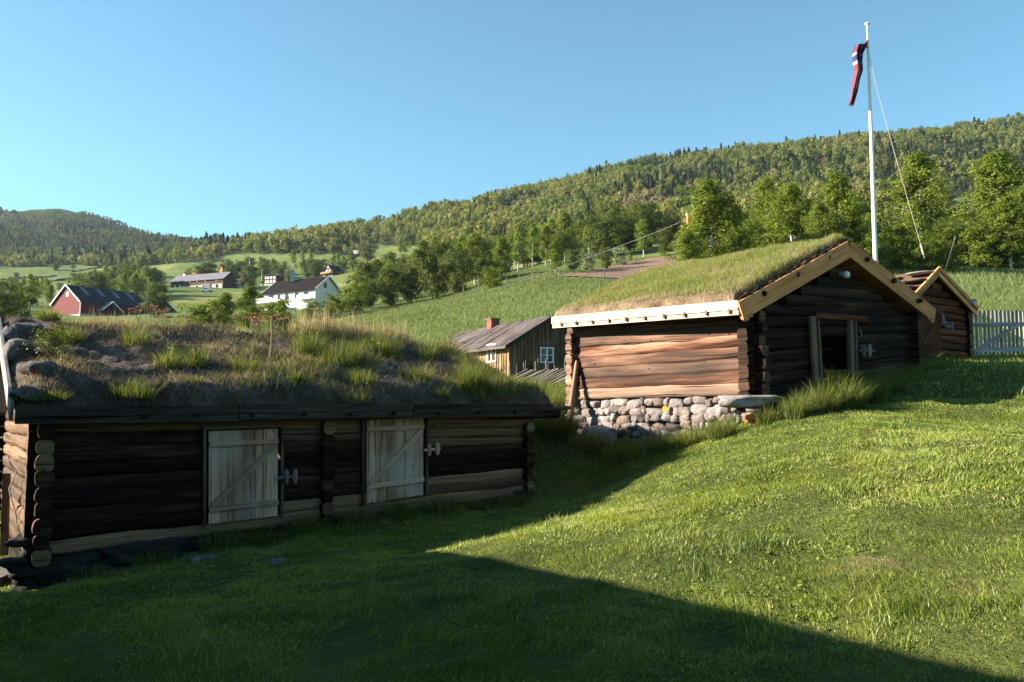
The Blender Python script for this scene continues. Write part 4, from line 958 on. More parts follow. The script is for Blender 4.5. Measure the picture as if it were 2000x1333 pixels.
lampE = empty('globe_lamp', gp(1653, 537, .28), 'round white globe lamp under the gable peak of the turf-roofed hut', 'lamp')
mb = MB(); V_, F_ = ICO[3]; i0 = len(mb.V); c = lampE.location; mb._v([c + Vector(v) * .078 for v in V_.tolist()], [(0, 0)] * len(V_), 0, 0); mb.F += [tuple(int(k) for k in f) for f in F_]; mb.S += [True] * len(F_); mb.build('glass_globe', M['globe'], lampE)
mb = MB(); mb.tube([c + bu * .06, c + bu * .16 + Vector((0, 0, .03))], [.035, .045], 8, 0); mb.build('lamp_socket', M['metal'], lampE)
# dry-stone footing under the long wall
mb = MB(); ang = math.atan2(bu.y, bu.x); row = 0
for row in range(8):
    s = -.15 + random.uniform(0, .1)
    while s < LB_ + .2:
        w = random.choice((random.uniform(.13, .28), random.uniform(.26, .50))); t = (s + w / 2) / LB_; p = N0.lerp(N1, t) + bv * .07; ztop = lerp(zbl[0], zbl[1], min(max(t, 0), 1)) - .02; gz_ = gz(p.x - .1, p.y - .1) - .1
        hh = .165; z = ztop - (row + .5) * hh + random.uniform(-.03, .03)
        if z > gz_: mb.rock((p.x, p.y, z - (.05 if w > .36 else 0)), w * .53, random.uniform(.15, .20), hh * random.uniform(.5, .6) * (1.3 if w > .34 else 1), ang + random.uniform(-.1, .1), 1.0 if random.random() < .02 else 0.0, .3, tilt=random.uniform(-.22, .22), pw=.6, cut=(.68, 1.05))
        s += w * .97
mb.build('stone_footing', M['stone'], hut)
mb = MB(); p = N0 + bv * 2.9 - bu * -.3
slab(mb, V3(N0 + bv * .1 - bv * .05, zbl[0] - .25), V3(N0 + bv * .1 + bv * WB, zbr - .25), V3(N3, zbr - .25), V3(N1, zbl[1] - .2), 1.3); mb.build('footing_core', M['dark'], hut)
FOOT.append([(p.x, p.y) for p in (N0, N2, N3, N1)])
p = at(1462, 786, 15.55); rockthing(p, (.62, .34, .13), 'long pale flat rock sticking out under the corner of the turf-roofed hut', rot=math.atan2(.2, .97), rnd=.52, amp=.16)
p = at(1470, 815, 15.3); rockthing(p, (.2, .16, .10), 'orange lichen-covered stone below the long pale rock', tone=1.0, rnd=.3)
p = at(1508, 812, 15.4); rockthing(p, (.26, .16, .08), 'flat brownish stone right of the orange lichen stone', rnd=.74)
p = at(1445, 806, 15.5); rockthing(p, (.12, .1, .09), 'small grey stone left of the orange lichen stone', rnd=.5)
p = at(1172, 850, 18.6); rockthing(p, (.34, .22, .22), 'big light boulder at the left foot of the dry-stone footing', rnd=.5)

# ================================================================== SMALL SHED behind the hut
K0 = at(1885, 700, 24.0); K0 = Vector((K0.x, K0.y, 0)); WS = 3.3; K1 = K0 - bv * WS; K2 = K0 + bu * 3.2; K3 = K1 + bu * 3.2
shed = empty('small_shed', (K0.x, K0.y, at(1885, 700, 24).z), 'small log shed with stone-slab roof and orange gable boards behind the turf-roofed hut', 'shed')
zs0 = wall_hit(1885, 703, K0, K1)[1]; zs1 = wall_hit(1885, 604, K0, K1)[1]; zl1 = wall_hit(1795, 592, K0, K1)[1]
SR = at(1907, 606, 23.9); SL = at(1778, 586, 21.6); SA_ = at(1832, 527, 22.75)
def roofS(t): return lerp(zs1, SA_.z - .2, t / .5) if t < .5 else lerp(SA_.z - .2, zl1, (t - .5) / .5)
mb = MB(); log_wall(mb, K0, K1, (zs0, zs0), (zs1, zl1), 7, (.18, .18), lambda k, t: .0, (), 0, roofS); mb.build('gable_wall', M['reddoor'], shed)
for a, b, nm in ((K0, K2, 'right_wall'), (K1, K3, 'left_wall'), (K2, K3, 'rear_wall')):
    mb = MB(); log_wall(mb, a, b, (zs0, zs0), (zs1, zs1), 7, (.2, .2), None, (), -.5, roofS if nm == 'rear_wall' else None); mb.build(nm, M['log_dark'], shed)
mb = MB(); sb = bu * 3.5; slab(mb, SL, SA_, SA_ + sb, SL + sb, .06); slab(mb, SA_, SR, SR + sb, SA_ + sb, .06); rfS = mb.build('roof', M['log_dark'], shed)
for i in range(16):
    mb = MB(); f = (i % 4 + .5) / 4.3 + random.uniform(-.04, .04); s = (i // 4 + .4) / 4; P = SL.lerp(SA_, f) + sb * s; Q = P + Vector((0, 0, .07 + random.uniform(0, .03)))
    mb.rock(Q, .34, .30, .035, ang + random.uniform(-.3, .3), 0, .12); mb.build('stone_slab', M['stone'], rfS)
for i in range(9):
    mb = MB(); P = SA_.lerp(SR, random.uniform(.1, .9)) + sb * random.uniform(.05, .95); mb.rock(P + Vector((0, 0, .07)), .3, .22, .04, ang, 0, .15); mb.build('stone_slab', M['stone'], rfS)
for P, Q in ((SL, SA_), (SA_, SR)):
    d = (Q - P).normalized(); s = d.cross(Vector((0, 0, 1))).normalized(); pu = s.cross(d)
    mb = MB(); mb.board(P + Vector((0, 0, -.08)), Q + Vector((0, 0, -.08)), .17, .05, up=pu, tone=.5); mb.board(P + Vector((0, 0, .03)) - bu * .04, Q + Vector((0, 0, .03)) - bu * .04, .10, .05, up=pu, tone=.5); mb.build('bargeboard', M['barge'], shed)
mb = MB(); c = at(1903, 590, 23.6); mb.tube([c + bu * 3.4, c + bv * .05], .10, 10, .5, endtone=.6); mb.build('eave_log', M['birch'], shed)
dS, qS, nS = plank_door(((1800, 592, 695), (1838, 600, 690)), shed, K1, K0, .12, M['reddoor'], nplank=5, bars=(.12, .80), tone=.3)
mb = MB(); a = qS(.9, .25) + nS * .08; mb.tube([a + Vector((0, 0, .12)), a, a + Vector((.02, 0, -.13)), a + Vector((-.05, 0, -.2))], [.02, .045, .06, .02], 7, .5); mb.build('hanging_rag', M['picket'], dS)
lock(qS, nS, shed, 1.08, .42, .42, (.2, .8), M['picket'], 1.2)
FOOT.append([(p.x, p.y) for p in (K0, K1, K3, K2)])
for f_, s_, n_, l_ in ((.15, .75, 160, 'straw-coloured dry grass clump at the left edge of the small shed roof'), (.5, .95, 90, 'short dry grass at the back of the small shed roof')):
    tuft('dry_grass_clump', SL.lerp(SA_, f_) + sb * s_ + Vector((0, 0, .05)), n_, .3, .25, .55, 'dry', l_, lean=(.05, .4), seed=n_)
# white picket gate
fen = empty('picket_fence', at(1888, 695, 24.1), 'white wooden picket fence with diagonal brace right of the small shed', 'fence')
fa, fb = at(1890, 650, 24.1), at(2120, 650, 25.2)
def fp(t, z): return Vector((lerp(fa.x, fb.x, t), lerp(fa.y, fb.y, t), z))
ztop, zbot, n = at(1890, 606, 24.1).z, at(1890, 696, 24.1).z, 30
mb = MB()
for i in range(n):
    t = (i + .2) / n; dz = .1 * t; a = fp(t, zbot + dz * 2.2); b = fp(t, ztop + dz * 1.2 - .05); mb.board(a, b, .078, .022, up=(1, .1, 0), tone=.5)
    b2 = b + Vector((0, 0, .05)); mb.board(b, b2, .078, .022, up=(1, .1, 0), tone=.5, taper=.35)
mb.build('pickets', M['picket'], fen)
fo = Vector((.1, -1, 0)) * .03
for z in (at(1890, 635, 24.1).z, at(1890, 685, 24.1).z):
    mb = MB(); mb.board(fp(0, z) + fo, fp(1, z + .15) + fo, .12, .035, tone=.5); mb.build('rail', M['picket'], fen)
mb = MB(); mb.board(fp(.03, at(1890, 688, 24.1).z) + fo * 2, fp(.42, at(1890, 634, 24.1).z + .05) + fo * 2, .11, .035, tone=.4); mb.build('brace', M['picket'], fen)
mb = MB(); mb.board(fp(-.02, zbot - .2) , fp(-.02, ztop - .1), .1, .1, up=(1, 0, 0), tone=.1); mb.build('gate_post', M['grey'], fen)

# ================================================================== BOARD-CLAD CABIN between the huts
def clad(mb, A, B, zb_, top, step=.2, tone=.3, batten=True):
    L = math.hypot(B[0] - A[0], B[1] - A[1]); n = max(2, int(L / step)); d = Vector((B[0] - A[0], B[1] - A[1], 0)).normalized(); nn = Vector((d.y, -d.x, 0))
    for i in range(n):
        t0, t1 = i / n, (i + .96) / n
        P = [V3((lerp(A[0], B[0], t), lerp(A[1], B[1], t)), z) + nn * o for z, o_ in ((0, 0),) for t, z, o in ()]
        def c(t, z, o): return Vector((lerp(A[0], B[0], t), lerp(A[1], B[1], t), z)) + nn * o
        mb.hexa([c(t0, zb_, .015), c(t0, top(t0), .015), c(t1, top(t1), .015), c(t1, zb_, .015), c(t0, zb_, -.05), c(t0, top(t0), -.05), c(t1, top(t1), -.05), c(t1, zb_, -.05)], tone)
        if batten:
            a = c(t1, zb_, .035); b = c(t1, top(t1) - .02, .035); mb.board(a, b, .05, .04, up=d, tone=tone)
def window(par, c, d, w, h, nx=2, ny=2, proud=.05, fm='white'):
    """c = centre on the wall, d = along the wall (unit), faces the side d x up"""
    d = Vector(d).normalized(); nn = Vector((d.y, -d.x, 0)); c = Vector(c); m_ = MB(); t = min(w, h) * .08; Z = Vector((0, 0, 1))
    for s in (-1, 1):
        m_.board(c + d * s * (w - t) / 2 - Z * h / 2 + nn * proud, c + d * s * (w - t) / 2 + Z * h / 2 + nn * proud, t, .05, up=d, tone=.5)
        m_.board(c - d * (w / 2 + t * .4) + Z * s * (h / 2) + nn * (proud + .01), c + d * (w / 2 + t * .4) + Z * s * (h / 2) + nn * (proud + .01), t, .06, tone=.5)
    for i in range(1, nx): x = -w / 2 + w * i / nx; m_.board(c + d * x - Z * h / 2 + nn * proud, c + d * x + Z * h / 2 + nn * proud, t * (1.2 if nx == 2 else .6), .045, up=d, tone=.5)
    for j in range(1, ny): z = -h / 2 + h * j / ny; m_.board(c - d * w / 2 + Z * z + nn * (proud - .004), c + d * w / 2 + Z * z + nn * (proud - .004), t * .5, .035, tone=.5)
    f = m_.build('window', M[fm], par); m_ = MB(); a = c + nn * (proud - .025)
    m_.quad(a - d * w / 2 - Z * h / 2, a + d * w / 2 - Z * h / 2, a + d * w / 2 + Z * h / 2, a - d * w / 2 + Z * h / 2); m_.build('pane', M['glass'], f); return f
cu = Vector((-.49, .872, 0)); cv = Vector((.872, .49, 0)); C0 = at(995, 700, 38.0); zc0 = gz(C0.x, C0.y) - .1; C0 = Vector((C0.x, C0.y, 0)); WC, LC = 4.3, 9.0
C1 = C0 + cv * WC; C2 = C0 + cu * LC; C3 = C1 + cu * LC; ze = at(995, 672, 38).z; za = at(1070, 620, 39).z - .05
cab = empty('clad_cabin', (C0.x, C0.y, zc0), 'weathered board-clad cabin with brick chimney seen between the two log buildings', 'cabin')
rz_ = lambda t: lerp(ze, za, t / .5) if t < .5 else lerp(za, ze, (t - .5) / .5)
mb = MB(); clad(mb, C0, C1, zc0 - .6, rz_, .19); mb.build('gable_wall', M['board'], cab)
mb = MB(); clad(mb, C2, C0, zc0 - .6, lambda t: ze, .24, .5); mb.build('long_wall', M['yboard'], cab)
mb = MB(); clad(mb, C1, C3, zc0 - .6, lambda t: ze, .3, .2, False); mb.build('rear_long_wall', M['board'], cab)
mb = MB(); clad(mb, C3, C2, zc0 - .6, rz_, .3, .2, False); mb.build('rear_gable_wall', M['board'], cab)
ov = .38; sl_ = (za - ze) / (WC / 2); ea = C0 - cv * ov - cu * .35; eb = C2 - cv * ov + cu * .35; ra = C0 + cv * (WC / 2) - cu * .35; rb = C2 + cv * (WC / 2) + cu * .35; fa_ = C1 + cv * ov - cu * .35; fb_ = C3 + cv * ov + cu * .35
zeo = ze - sl_ * ov + .1; zro = za + .1
mb = MB()
def boards_roof(mb, e0, e1, r1, r0, ze_, zr_, step=.2):
    L = (e1 - e0).length; n = int(L / step)
    for i in range(n):
        f0, f1 = i / n, (i + .9) / n; j = random.uniform(0, .035); x = random.uniform(-.02, .04)
        a = V3(e0.lerp(e1, f0), ze_ + j - x * .5); b = V3(e0.lerp(e1, f1), ze_ + j - x * .5); c = V3(r0.lerp(r1, f1), zr_ + j); d = V3(r0.lerp(r1, f0), zr_ + j)
        mb.hexa([a - Vector((0, 0, .05)), d - Vector((0, 0, .05)), c - Vector((0, 0, .05)), b - Vector((0, 0, .05)), a, d, c, b], random.uniform(0, .4))
boards_roof(mb, ea, eb, rb, ra, zeo, zro); boards_roof(mb, fa_, fb_, rb, ra, zeo, zro); rfC = mb.build('roof', M['shake'], cab)
for P, Q in ((V3(ea, zeo), V3(ra, zro)), (V3(fa_, zeo), V3(ra, zro))):
    mb = MB(); mb.board(P - cu * .03 + Vector((0, 0, -.06)), Q - cu * .03 + Vector((0, 0, -.06)), .19, .05, tone=.1); mb.build('bargeboard', M['gutter'], cab)
mb = MB(); mb.board(V3(ea, zeo - .06) - cv * .02, V3(eb, zeo - .06) - cv * .02, .08, .04, tone=.5); mb.build('eave_board', M['grey'], cab)
mb = MB(); p = C0 + cu * 5.6 + cv * (WC / 2); mb.box((p.x, p.y, za + .1), .5, .5, .8, math.atan2(cv.y, cv.x)); mb.box((p.x, p.y, za + .48), .56, .56, .08, math.atan2(cv.y, cv.x)); mb.build('chimney', M['brick'], rfC)
tw, zw = wall_hit(1067, 694, C0, C1); p = C0.lerp(C1, tw); window(cab, (p.x, p.y, zw), cv, .72, .66)
mb = MB(); mb.board(Vector((p.x, p.y, zw - .42)) - cv * .48 + cu * -.06, Vector((p.x, p.y, zw - .42)) + cv * .48 - cu * .06, .10, .08, tone=.0); mb.board(Vector((p.x, p.y, zw + .42)) - cv * .48 - cu * .06, Vector((p.x, p.y, zw + .42)) + cv * .48 - cu * .06, .07, .08, tone=.0); mb.build('window_boards', M['board'], cab)
tw, zw = wall_hit(962, 690, C0, C2); p = C0.lerp(C2, tw); window(cab, (p.x, p.y, zw), -cu, .9, .8)
FOOT.append([(p.x, p.y) for p in (C0, C1, C3, C2)])
# roundpole fence in front of it
pf = empty('roundpole_fence', at(1040, 755, 29), 'rustic roundpole fence of upright stakes and slanting rails before the clad cabin', 'fence')
def pfp(px): Y = 29.5 - (px - 1000) * .004; x = at(px, 740, Y).x; return x, Y, gz(x, Y)
for px, top in ((998, 706), (1008, 712), (1025, 709), (1029, 703), (1046, 706), (1050, 700), (1069, 700), (1073, 703), (1084, 712), (1101, 700), (1106, 698), (1118, 702), (984, 712), (972, 714)):
    x, y, z = pfp(px); zt_ = at(px, top, y).z; mb = MB(); mb.tube([(x, y, z - .2), (x + random.uniform(-.06, .06), y + random.uniform(-.05, .05), zt_)], [.032, .02], 6, .5); mb.build('stake', M['grey'], pf)
for i in range(17):
    px = 965 + i * 8.5; x, y, z = pfp(px); mb = MB(); L = 1.35; e = pfp(px + 66)
    mb.tube([(x, y - .02, z + .02), (e[0] , e[1] - .02, e[2] + .62 + random.uniform(-.05, .05))], [.045, .03], 6, .6, ); mb.build('rail', M['grey'], pf)
# leaning pole + short beam
lp = MB(); a = at(1109, 853, 19.25); b = at(1127, 706, 19.75); lp.tube([a, a.lerp(b, .5), b], [.075, .068, .05], 9, .6, rough=.04); o = lp.build('leaning_pole', M['log_red']); tag(o, 'reddish round pole leaning against the left corner of the turf-roofed hut', 'pole')
lp = MB(); lp.tube([at(1060, 797, 17.5), at(1112, 797, 18.5)], .045, 7, .4); tag(lp.build('short_beam', M['grey']), 'short grey beam between the storehouse eave and the leaning pole', 'beam')

# ================================================================== FLAGPOLE, lines, utility pole
YF = 30.0; q = at(1709, 480, YF); qz = gz(q.x, YF); top = at(1694, 48, YF)
fpole = empty('flagpole', (q.x, YF, qz), 'tall white flagpole behind the turf-roofed hut', 'flagpole')
mb = MB(); mb.tube([(q.x, YF, qz - .3), (q.x, YF, qz + 4), (lerp(q.x, top.x, .6), YF, lerp(qz, top.z, .7)), (top.x, YF, top.z)], [.088, .08, .06, .04], 12); mb.build('pole', M['white'], fpole)
mb = MB(); mb.tube([top, top + Vector((0, 0, .03)), top + Vector((0, 0, .07))], [.09, .10, .04], 12); mb.build('pole_cap', M['white'], fpole)
def flag_mat():
    m = NT('flag_cloth'); tc = m.n('ShaderNodeTexCoord'); sp = m.n('ShaderNodeSeparateXYZ'); m.l(tc.outputs['UV'], sp.inputs[0])
    def band(o, c, w): return m.math('LESS_THAN', m.math('ABSOLUTE', m.math('SUBTRACT', o, c)), w)
    u, v = sp.outputs[0], sp.outputs[1]
    wh = m.math('MAXIMUM', band(u, .5, .125), band(v, .34, .085)); bl = m.math('MAXIMUM', band(u, .5, .0625), band(v, .34, .045))
    c = m.mix(bl, m.mix(wh, (.20, .045, .06), (.34, .32, .36)), (.04, .04, .10)); m.base(c); m.b.inputs['Roughness'].default_value = .8; return m.m
def make_flag():
    cen = [(1693, 80, 1), (1682, 90, 11), (1677, 104, 9), (1677, 120, 7.5), (1680, 138, 6), (1675, 156, 6), (1672, 174, 6), (1668, 190, 4.5), (1664, 204, 3.5)]
    n, m_ = 50, 17; V = []; UV = []
    for i in range(n):
        s = i / (n - 1); k = s * (len(cen) - 1); a = int(min(k, len(cen) - 2)); f = k - a; cx = lerp(cen[a][0], cen[a + 1][0], f); cy = lerp(cen[a][1], cen[a + 1][1], f); w = lerp(cen[a][2], cen[a + 1][2], f)
        for j in range(m_):
            u = j / (m_ - 1); c = at(cx + (u - .5) * 2 * w, cy + (u - .5) * 4, YF); hoist = max(0, 1 - s * 9)
            if hoist > 0: h = at(1693.5, 71 + 26 * (1 - u) ** 1, YF); c = c.lerp(h, hoist)
            c.y += math.sin(u * 19 + s * 4) * .15 * min(1, s * 6) + s * .1; c.x += math.sin(u * 22 + s * 9) * .012; V.append(tuple(c)); UV.append((u, s))
    F = [(i * m_ + j, i * m_ + j + 1, (i + 1) * m_ + j + 1, (i + 1) * m_ + j) for i in range(n - 1) for j in range(m_ - 1)]
    me = raw_mesh('flag', V, F, uv=UV, smooth=True); o = put('flag', me, flag_mat()); md = o.modifiers.new('th', 'SOLIDIFY'); md.thickness = .006
    tag(o, 'limp red, white and blue cross flag hanging from the white pole', 'flag')
make_flag()
mb = MB(); a = at(1697, 105, YF); b = at(1712, 172, YF - .3); c = at(1806, 505, 28.5); mb.tube([a, b], .010, 5); mb.tube([b, b.lerp(c, .33) + Vector((0, 0, -.05)), b.lerp(c, .66) + Vector((0, 0, -.05)), c], .011, 6, rnd=.1); e_ = c + (c - b).normalized() * .0; mb.tube([c.lerp(b, .08), c.lerp(b, .02)], .035, 6)
tag(mb.build('stay_line', M['rope']), 'pale stay line running from the flagpole down behind the small shed', 'rope')
mb = MB(); mb.tube([at(1866, 462, 27), at(1857, 492, 27), at(1848, 524, 27)], .014, 5); tag(mb.build('thin_stick', M['grey']), 'thin dry stick leaning behind the small shed roof', 'stick')
Yu = 74; q = at(1344, 440, Yu); zg = gz(q.x, Yu); tz = at(1344, 417, Yu).z
up_ = empty('utility_pole', (q.x, Yu, zg), 'orange-brown wooden utility pole half hidden by the tall birch', 'utility pole')
mb = MB(); mb.tube([(q.x, Yu, zg - .3), (q.x, Yu, tz)], [.16, .12], 9, .4, .9); mb.build('pole', M['barge'], up_); mb = MB(); mb.tube([(q.x - .15, Yu, tz - .25), (q.x - .15, Yu, tz - .02)], .05, 7); mb.build('insulator', M['white'], up_)
mb = MB(); cp = [(1343, 427, 74), (1295, 449, 75), (1250, 466, 76), (1190, 489, 78), (1130, 511, 79), (1060, 536, 80), (990, 558, 80), (920, 577, 80), (860, 590, 80), (800, 600, 80), (740, 606, 79), (660, 613, 78), (560, 617, 76)]
mb.tube([at(*c) for c in cp], .016, 5, cap=False); tag(mb.build('power_cable', M['metal']), 'long sagging pale cable crossing the trees from the utility pole', 'cable')
wf = empty('wire_fence', tuple(hit(1050, 548)), 'sparse post and wire fence along the top of the near field', 'fence')
prev = None
for i, px in enumerate((905, 935, 962, 990, 1015, 1040, 1066, 1092, 1120, 1150, 1180, 1215)):
    p = hit(px, np.interp(px, [905, 960, 1010, 1090, 1215], [577, 562, 556, 547, 552])); mb = MB(); mb.tube([p - Vector((0, 0, .2)), p + Vector((random.uniform(-.06, .06), 0, 1.1))], .05, 5, .5); mb.build('post', M['grey'], wf)
mb = MB(); p = at(943 + 240, 0, 40)
# ================================================================== things at the far left behind the storehouse
lf = empty('pole_fence', tuple(hit(8, 1060)), 'rough pole fence at the left edge behind the storehouse corner', 'fence')
Yl = 12.8
mb = MB(); mb.board(at(8, 1085, Yl), at(13, 925, Yl), .09, .06, up=(1, 0, 0), tone=.3); mb.build('post', M['board'], lf)
for a, b in (((-60, 955), (12, 961)), ((-60, 1050), (12, 1020))):
    mb = MB(); mb.tube([at(a[0], a[1], 13.2), at(b[0], b[1], Yl + .05)], .04, 7, .3); mb.build('rail', M['board'], lf)
mb = MB(); pts = [(15, 892), (20, 905), (32, 922), (18, 955), (22, 975), (30, 1000), (33, 1022)]; mb.tube([at(x, y, 11.9) for x, y in pts], .009, 5); tag(mb.build('hanging_rope', M['rope']), 'thin pale rope dangling at the left corner of the storehouse', 'rope')
mb = MB(); mb.board(at(2, 805, 12.6), at(16, 668, 12.6), .10, .03, up=(1, 0, 0), tone=.8); tag(mb.build('leaning_board', M['door']), 'narrow yellowish board leaning against the left end of the storehouse', 'board')
p = hit(2, 1130); mb = MB(); mb.hexa([p + Vector(v) for v in ((-.6, -.35, -.1), (.2, -.35, -.1), (.15, .35, -.1), (-.6, .4, -.1), (-.6, -.35, .08), (.2, -.35, .07), (.15, .35, .09), (-.6, .4, .1))], .5); tag(mb.build('step_slab', M['picket']), 'sunlit pale plank step in the bottom left beside the storehouse', 'step')

# ================================================================== FARMS on the slope
def house(name, K, du_, L, W, hw, hr, wm, rm, label, cat='house', trim=None, wins=(), chim=None, foot=.0, ovh=.35, gm=None, rt=.12):
    """near corner K=(px, foot py, depth); long wall runs along du_, gable wall along its perpendicular to the right"""
    k = at(*K); z0 = k.z; d = Vector((du_[0], du_[1], 0)).normalized(); g = Vector((d.y, -d.x, 0))
    if g.y < 0 : g = -g
    if K[3:] : pass
    k = Vector((k.x, k.y, 0)); e = empty(name, (k.x, k.y, z0), label, cat)
    a, b, c, f = k, k + d * L, k + g * W, k + d * L + g * W; z1 = z0 + hw; zr = z1 + hr; zf = z0 - min(3, L * .3)
    def q(mb, *p): mb.quad(*p, .3, .5)
    mb = MB(); zc = z0 + foot
    q(mb, V3(a, zc), V3(b, zc), V3(b, z1), V3(a, z1)); mb.build('long_wall', M[wm], e); mb = MB(); q(mb, V3(c, zc), V3(f, zc), V3(f, z1), V3(c, z1)); mb.build('long_wall', M[wm], e)
    for u, v in ((a, c), (b, f)):
        mb = MB(); m = (u + v) / 2; i = mb._v([V3(u, zc), V3(v, zc), V3(v, z1), V3(m, zr), V3(u, z1)], [(0, 0), (W, 0), (W, hw), (W / 2, hw + hr), (0, hw)], .3, .5); mb.F.append((i, i + 1, i + 2, i + 3, i + 4)); mb.S.append(False); mb.build('gable_wall', M[gm or wm], e)
    mb = MB(); mb.hexa([V3(a, zf), V3(b, zf), V3(f, zf), V3(c, zf), V3(a, zc - .005), V3(b, zc - .005), V3(f, zc - .005), V3(c, zc - .005)], .3); mb.build('foundation', M['concrete'], e)
    mb = MB(); sl = hr / (W / 2); o = ovh; m0 = (a + c) / 2 - d * o; m1 = (b + f) / 2 + d * o; up = .06
    for s, u, v in ((-1, a, b), (1, c, f)):
        p0 = V3(u + g * s * o - d * o, z1 - sl * o + up); p1 = V3(v + g * s * o + d * o, z1 - sl * o + up); slab(mb, p0, p1, V3(m1, zr + up), V3(m0, zr + up), rt)
    rf = mb.build('roof', M[rm], e)
    if trim:
        for m, sd in ((m0, -1), (m1, 1)):
            mb = MB()
            for s, u in ((-1, a), (1, c)):
                uu = u if sd < 0 else u + d * L; p = V3(uu + g * s * o + d * sd * (o + .03), z1 - sl * o); mb.board(p, V3(m + d * sd * .03, zr), .3, .06, tone=.5)
            mb.build('verge_trim', M[trim], e)
        mb = MB(); mb.board(V3(a - g * .05, zc), V3(a - g * .05, z1), .18, .1, up=d); mb.build('corner_trim', M[trim], e)
    for w in wins:   # (face, distance along, height, width, height of window[, glass?])
        face, s, z, ww, hh = w[:5]
        if face == 'l': c0 = k + d * s - g * .0; dd = d if Vector((d.y, -d.x)).dot(Vector((-g.x, -g.y))) > 0 else -d
        elif face == 'g': c0 = k + g * s; dd = g if Vector((g.y, -g.x)).dot(Vector((-d.x, -d.y))) > 0 else -g
        m_ = MB(); nn = Vector((dd.y, -dd.x, 0)); cc = V3(c0, z0 + z) + nn * .05
        fr = .09 if len(w) < 6 else w[5]
        for sg in (-1, 1):
            m_.board(cc + dd * sg * ww / 2 - Vector((0, 0, hh / 2)), cc + dd * sg * ww / 2 + Vector((0, 0, hh / 2)), fr, .08, up=dd); m_.board(cc - dd * (ww + fr) / 2 + Vector((0, 0, sg * hh / 2)), cc + dd * (ww + fr) / 2 + Vector((0, 0, sg * hh / 2)), fr, .08)
        wf_ = m_.build('window', M['white'], e); m_ = MB(); m_.quad(cc - dd * ww / 2 - Vector((0, 0, hh / 2)), cc + dd * ww / 2 - Vector((0, 0, hh / 2)), cc + dd * ww / 2 + Vector((0, 0, hh / 2)), cc - dd * ww / 2 + Vector((0, 0, hh / 2))); m_.build('pane', M['glass' if len(w) < 7 else w[6]], wf_)
    if chim:
        p = k + d * chim[0] + g * chim[1]; mb = MB(); mb.box((p.x, p.y, zr + .5), .9, .8, 2.2, 0); mb.build('chimney', M['metal'], rf)
    return e, k, d, g, z0, z1, zr
wh, k, d, g, z0, z1, zr = house('white_house', (615, 601, 178), (-.85, .52), 15.3, 7.5, 4.3, 2.9, 'white', 'brownroof', 'white two-storey house with dark roof and balconies on the slope', trim='white', rt=.2, ovh=.5,
    wins=[('l', 2.6, 3.0, 1.6, 1.2), ('l', 5.4, 3.0, 1.2, 1.3), ('l', 8.4, 3.0, 1.1, 1.3), ('l', 10.8, 3.0, 1.0, 1.3), ('l', 13.2, 3.2, 1.8, .9), ('g', 2.9, 5.1, 1.0, 1.2), ('g', 5.2, 2.2, 1.0, 1.2)], chim=(9.5, 2.6))
mb = MB(); p = k + d * 13.2 - g * 1.4; mb.box((p.x, p.y, z0 + 1.6), 6.2, 2.6, .2, math.atan2(d.y, d.x)); p2 = p - g * 1.25; mb.box((p2.x, p2.y, z0 + 2.1), 6.2, .1, .9, math.atan2(d.y, d.x)); p3 = p + d * 3.1; mb.box((p3.x, p3.y, z0 + 2.1), .1, 2.6, .9, math.atan2(d.y, d.x))
for s in (-2.8, 2.8): q = p2 + d * s; mb.box((q.x, q.y, z0 - .4), .2, .2, 4.0)
mb.build('terrace', M['white'], wh)
mb = MB(); p = k + d * 2.0 - g * .7; mb.box((p.x, p.y, z0 + 1.9), 4.2, 1.3, .15, math.atan2(d.y, d.x)); p2 = p - g * .65; mb.box((p2.x, p2.y, z0 + 2.35), 4.2, .08, .8, math.atan2(d.y, d.x)); mb.build('balcony', M['white'], wh)
rb_, k, d, g, z0, z1, zr = house('red_barn', (156, 619, 190), (.57, .82), 23.5, 12.4, 3.7, 4.1, 'dred', 'blackroof', 'big red barn with black sheet roof and light roof strips on the left', 'barn', trim='white', foot=.7, gm='red', ovh=.4)
for i in range(5):
    mb = MB(); s0 = 2.6 + i * 3.75; z = Vector((0, 0, .10)); a = V3(k + d * s0, z1); r = V3(k + g * 6.2 + d * s0, zr); w = d * 1.0
    mb.quad(a.lerp(r, .42) + z, a.lerp(r, .42) + w + z, a.lerp(r, .93) + w + z, a.lerp(r, .93) + z); mb.build('roof_light', M['slate'], rb_)
def gwin(par, k, g, s, z, w, h, mat='white'):
    mb = MB(); c = k + g * s; n = Vector((-g.y, g.x, 0)); n = n if n.y < 0 else -n; c = V3(c, z) + n * .06; mb.quad(c - g * w / 2 - Vector((0, 0, h / 2)), c + g * w / 2 - Vector((0, 0, h / 2)), c + g * w / 2 + Vector((0, 0, h / 2)), c - g * w / 2 + Vector((0, 0, h / 2))); return mb.build('window', M[mat], par)
gwin(rb_, k, g, 5.8, z0 + 5.6, 1.0, 1.0)
mb = MB(); pz = z0 + 3.9
for s in (-1, 1): c = k + d * 6.2 - g * .0; slab(mb, V3(c + d * s * 2.6, pz - 2.2), V3(c + d * s * 2.6 - g * 2.6, pz - 2.2), V3(c - g * 2.6, pz), V3(c, pz), .12)
mb.build('porch_roof', M['slate'], rb_)
mb = MB()
for s in (-1, 1): c = k + d * 6.2 - g * 2.62; mb.board(V3(c + d * s * 2.6, pz - 2.25), V3(c, pz - .05), .2, .08)
mb.build('porch_trim', M['white'], rb_)
bb_, k, d, g, z0, z1, zr = house('brown_barn', (435.5, 563, 330), (-.92, .385), 27, 7.6, 4.1, 2.9, 'brown', 'slate', 'long dark brown barn with grey roof and pale lower wall on the slope', 'barn', ovh=.5)
mb = MB(); a = k - g * .08; n_ = 7
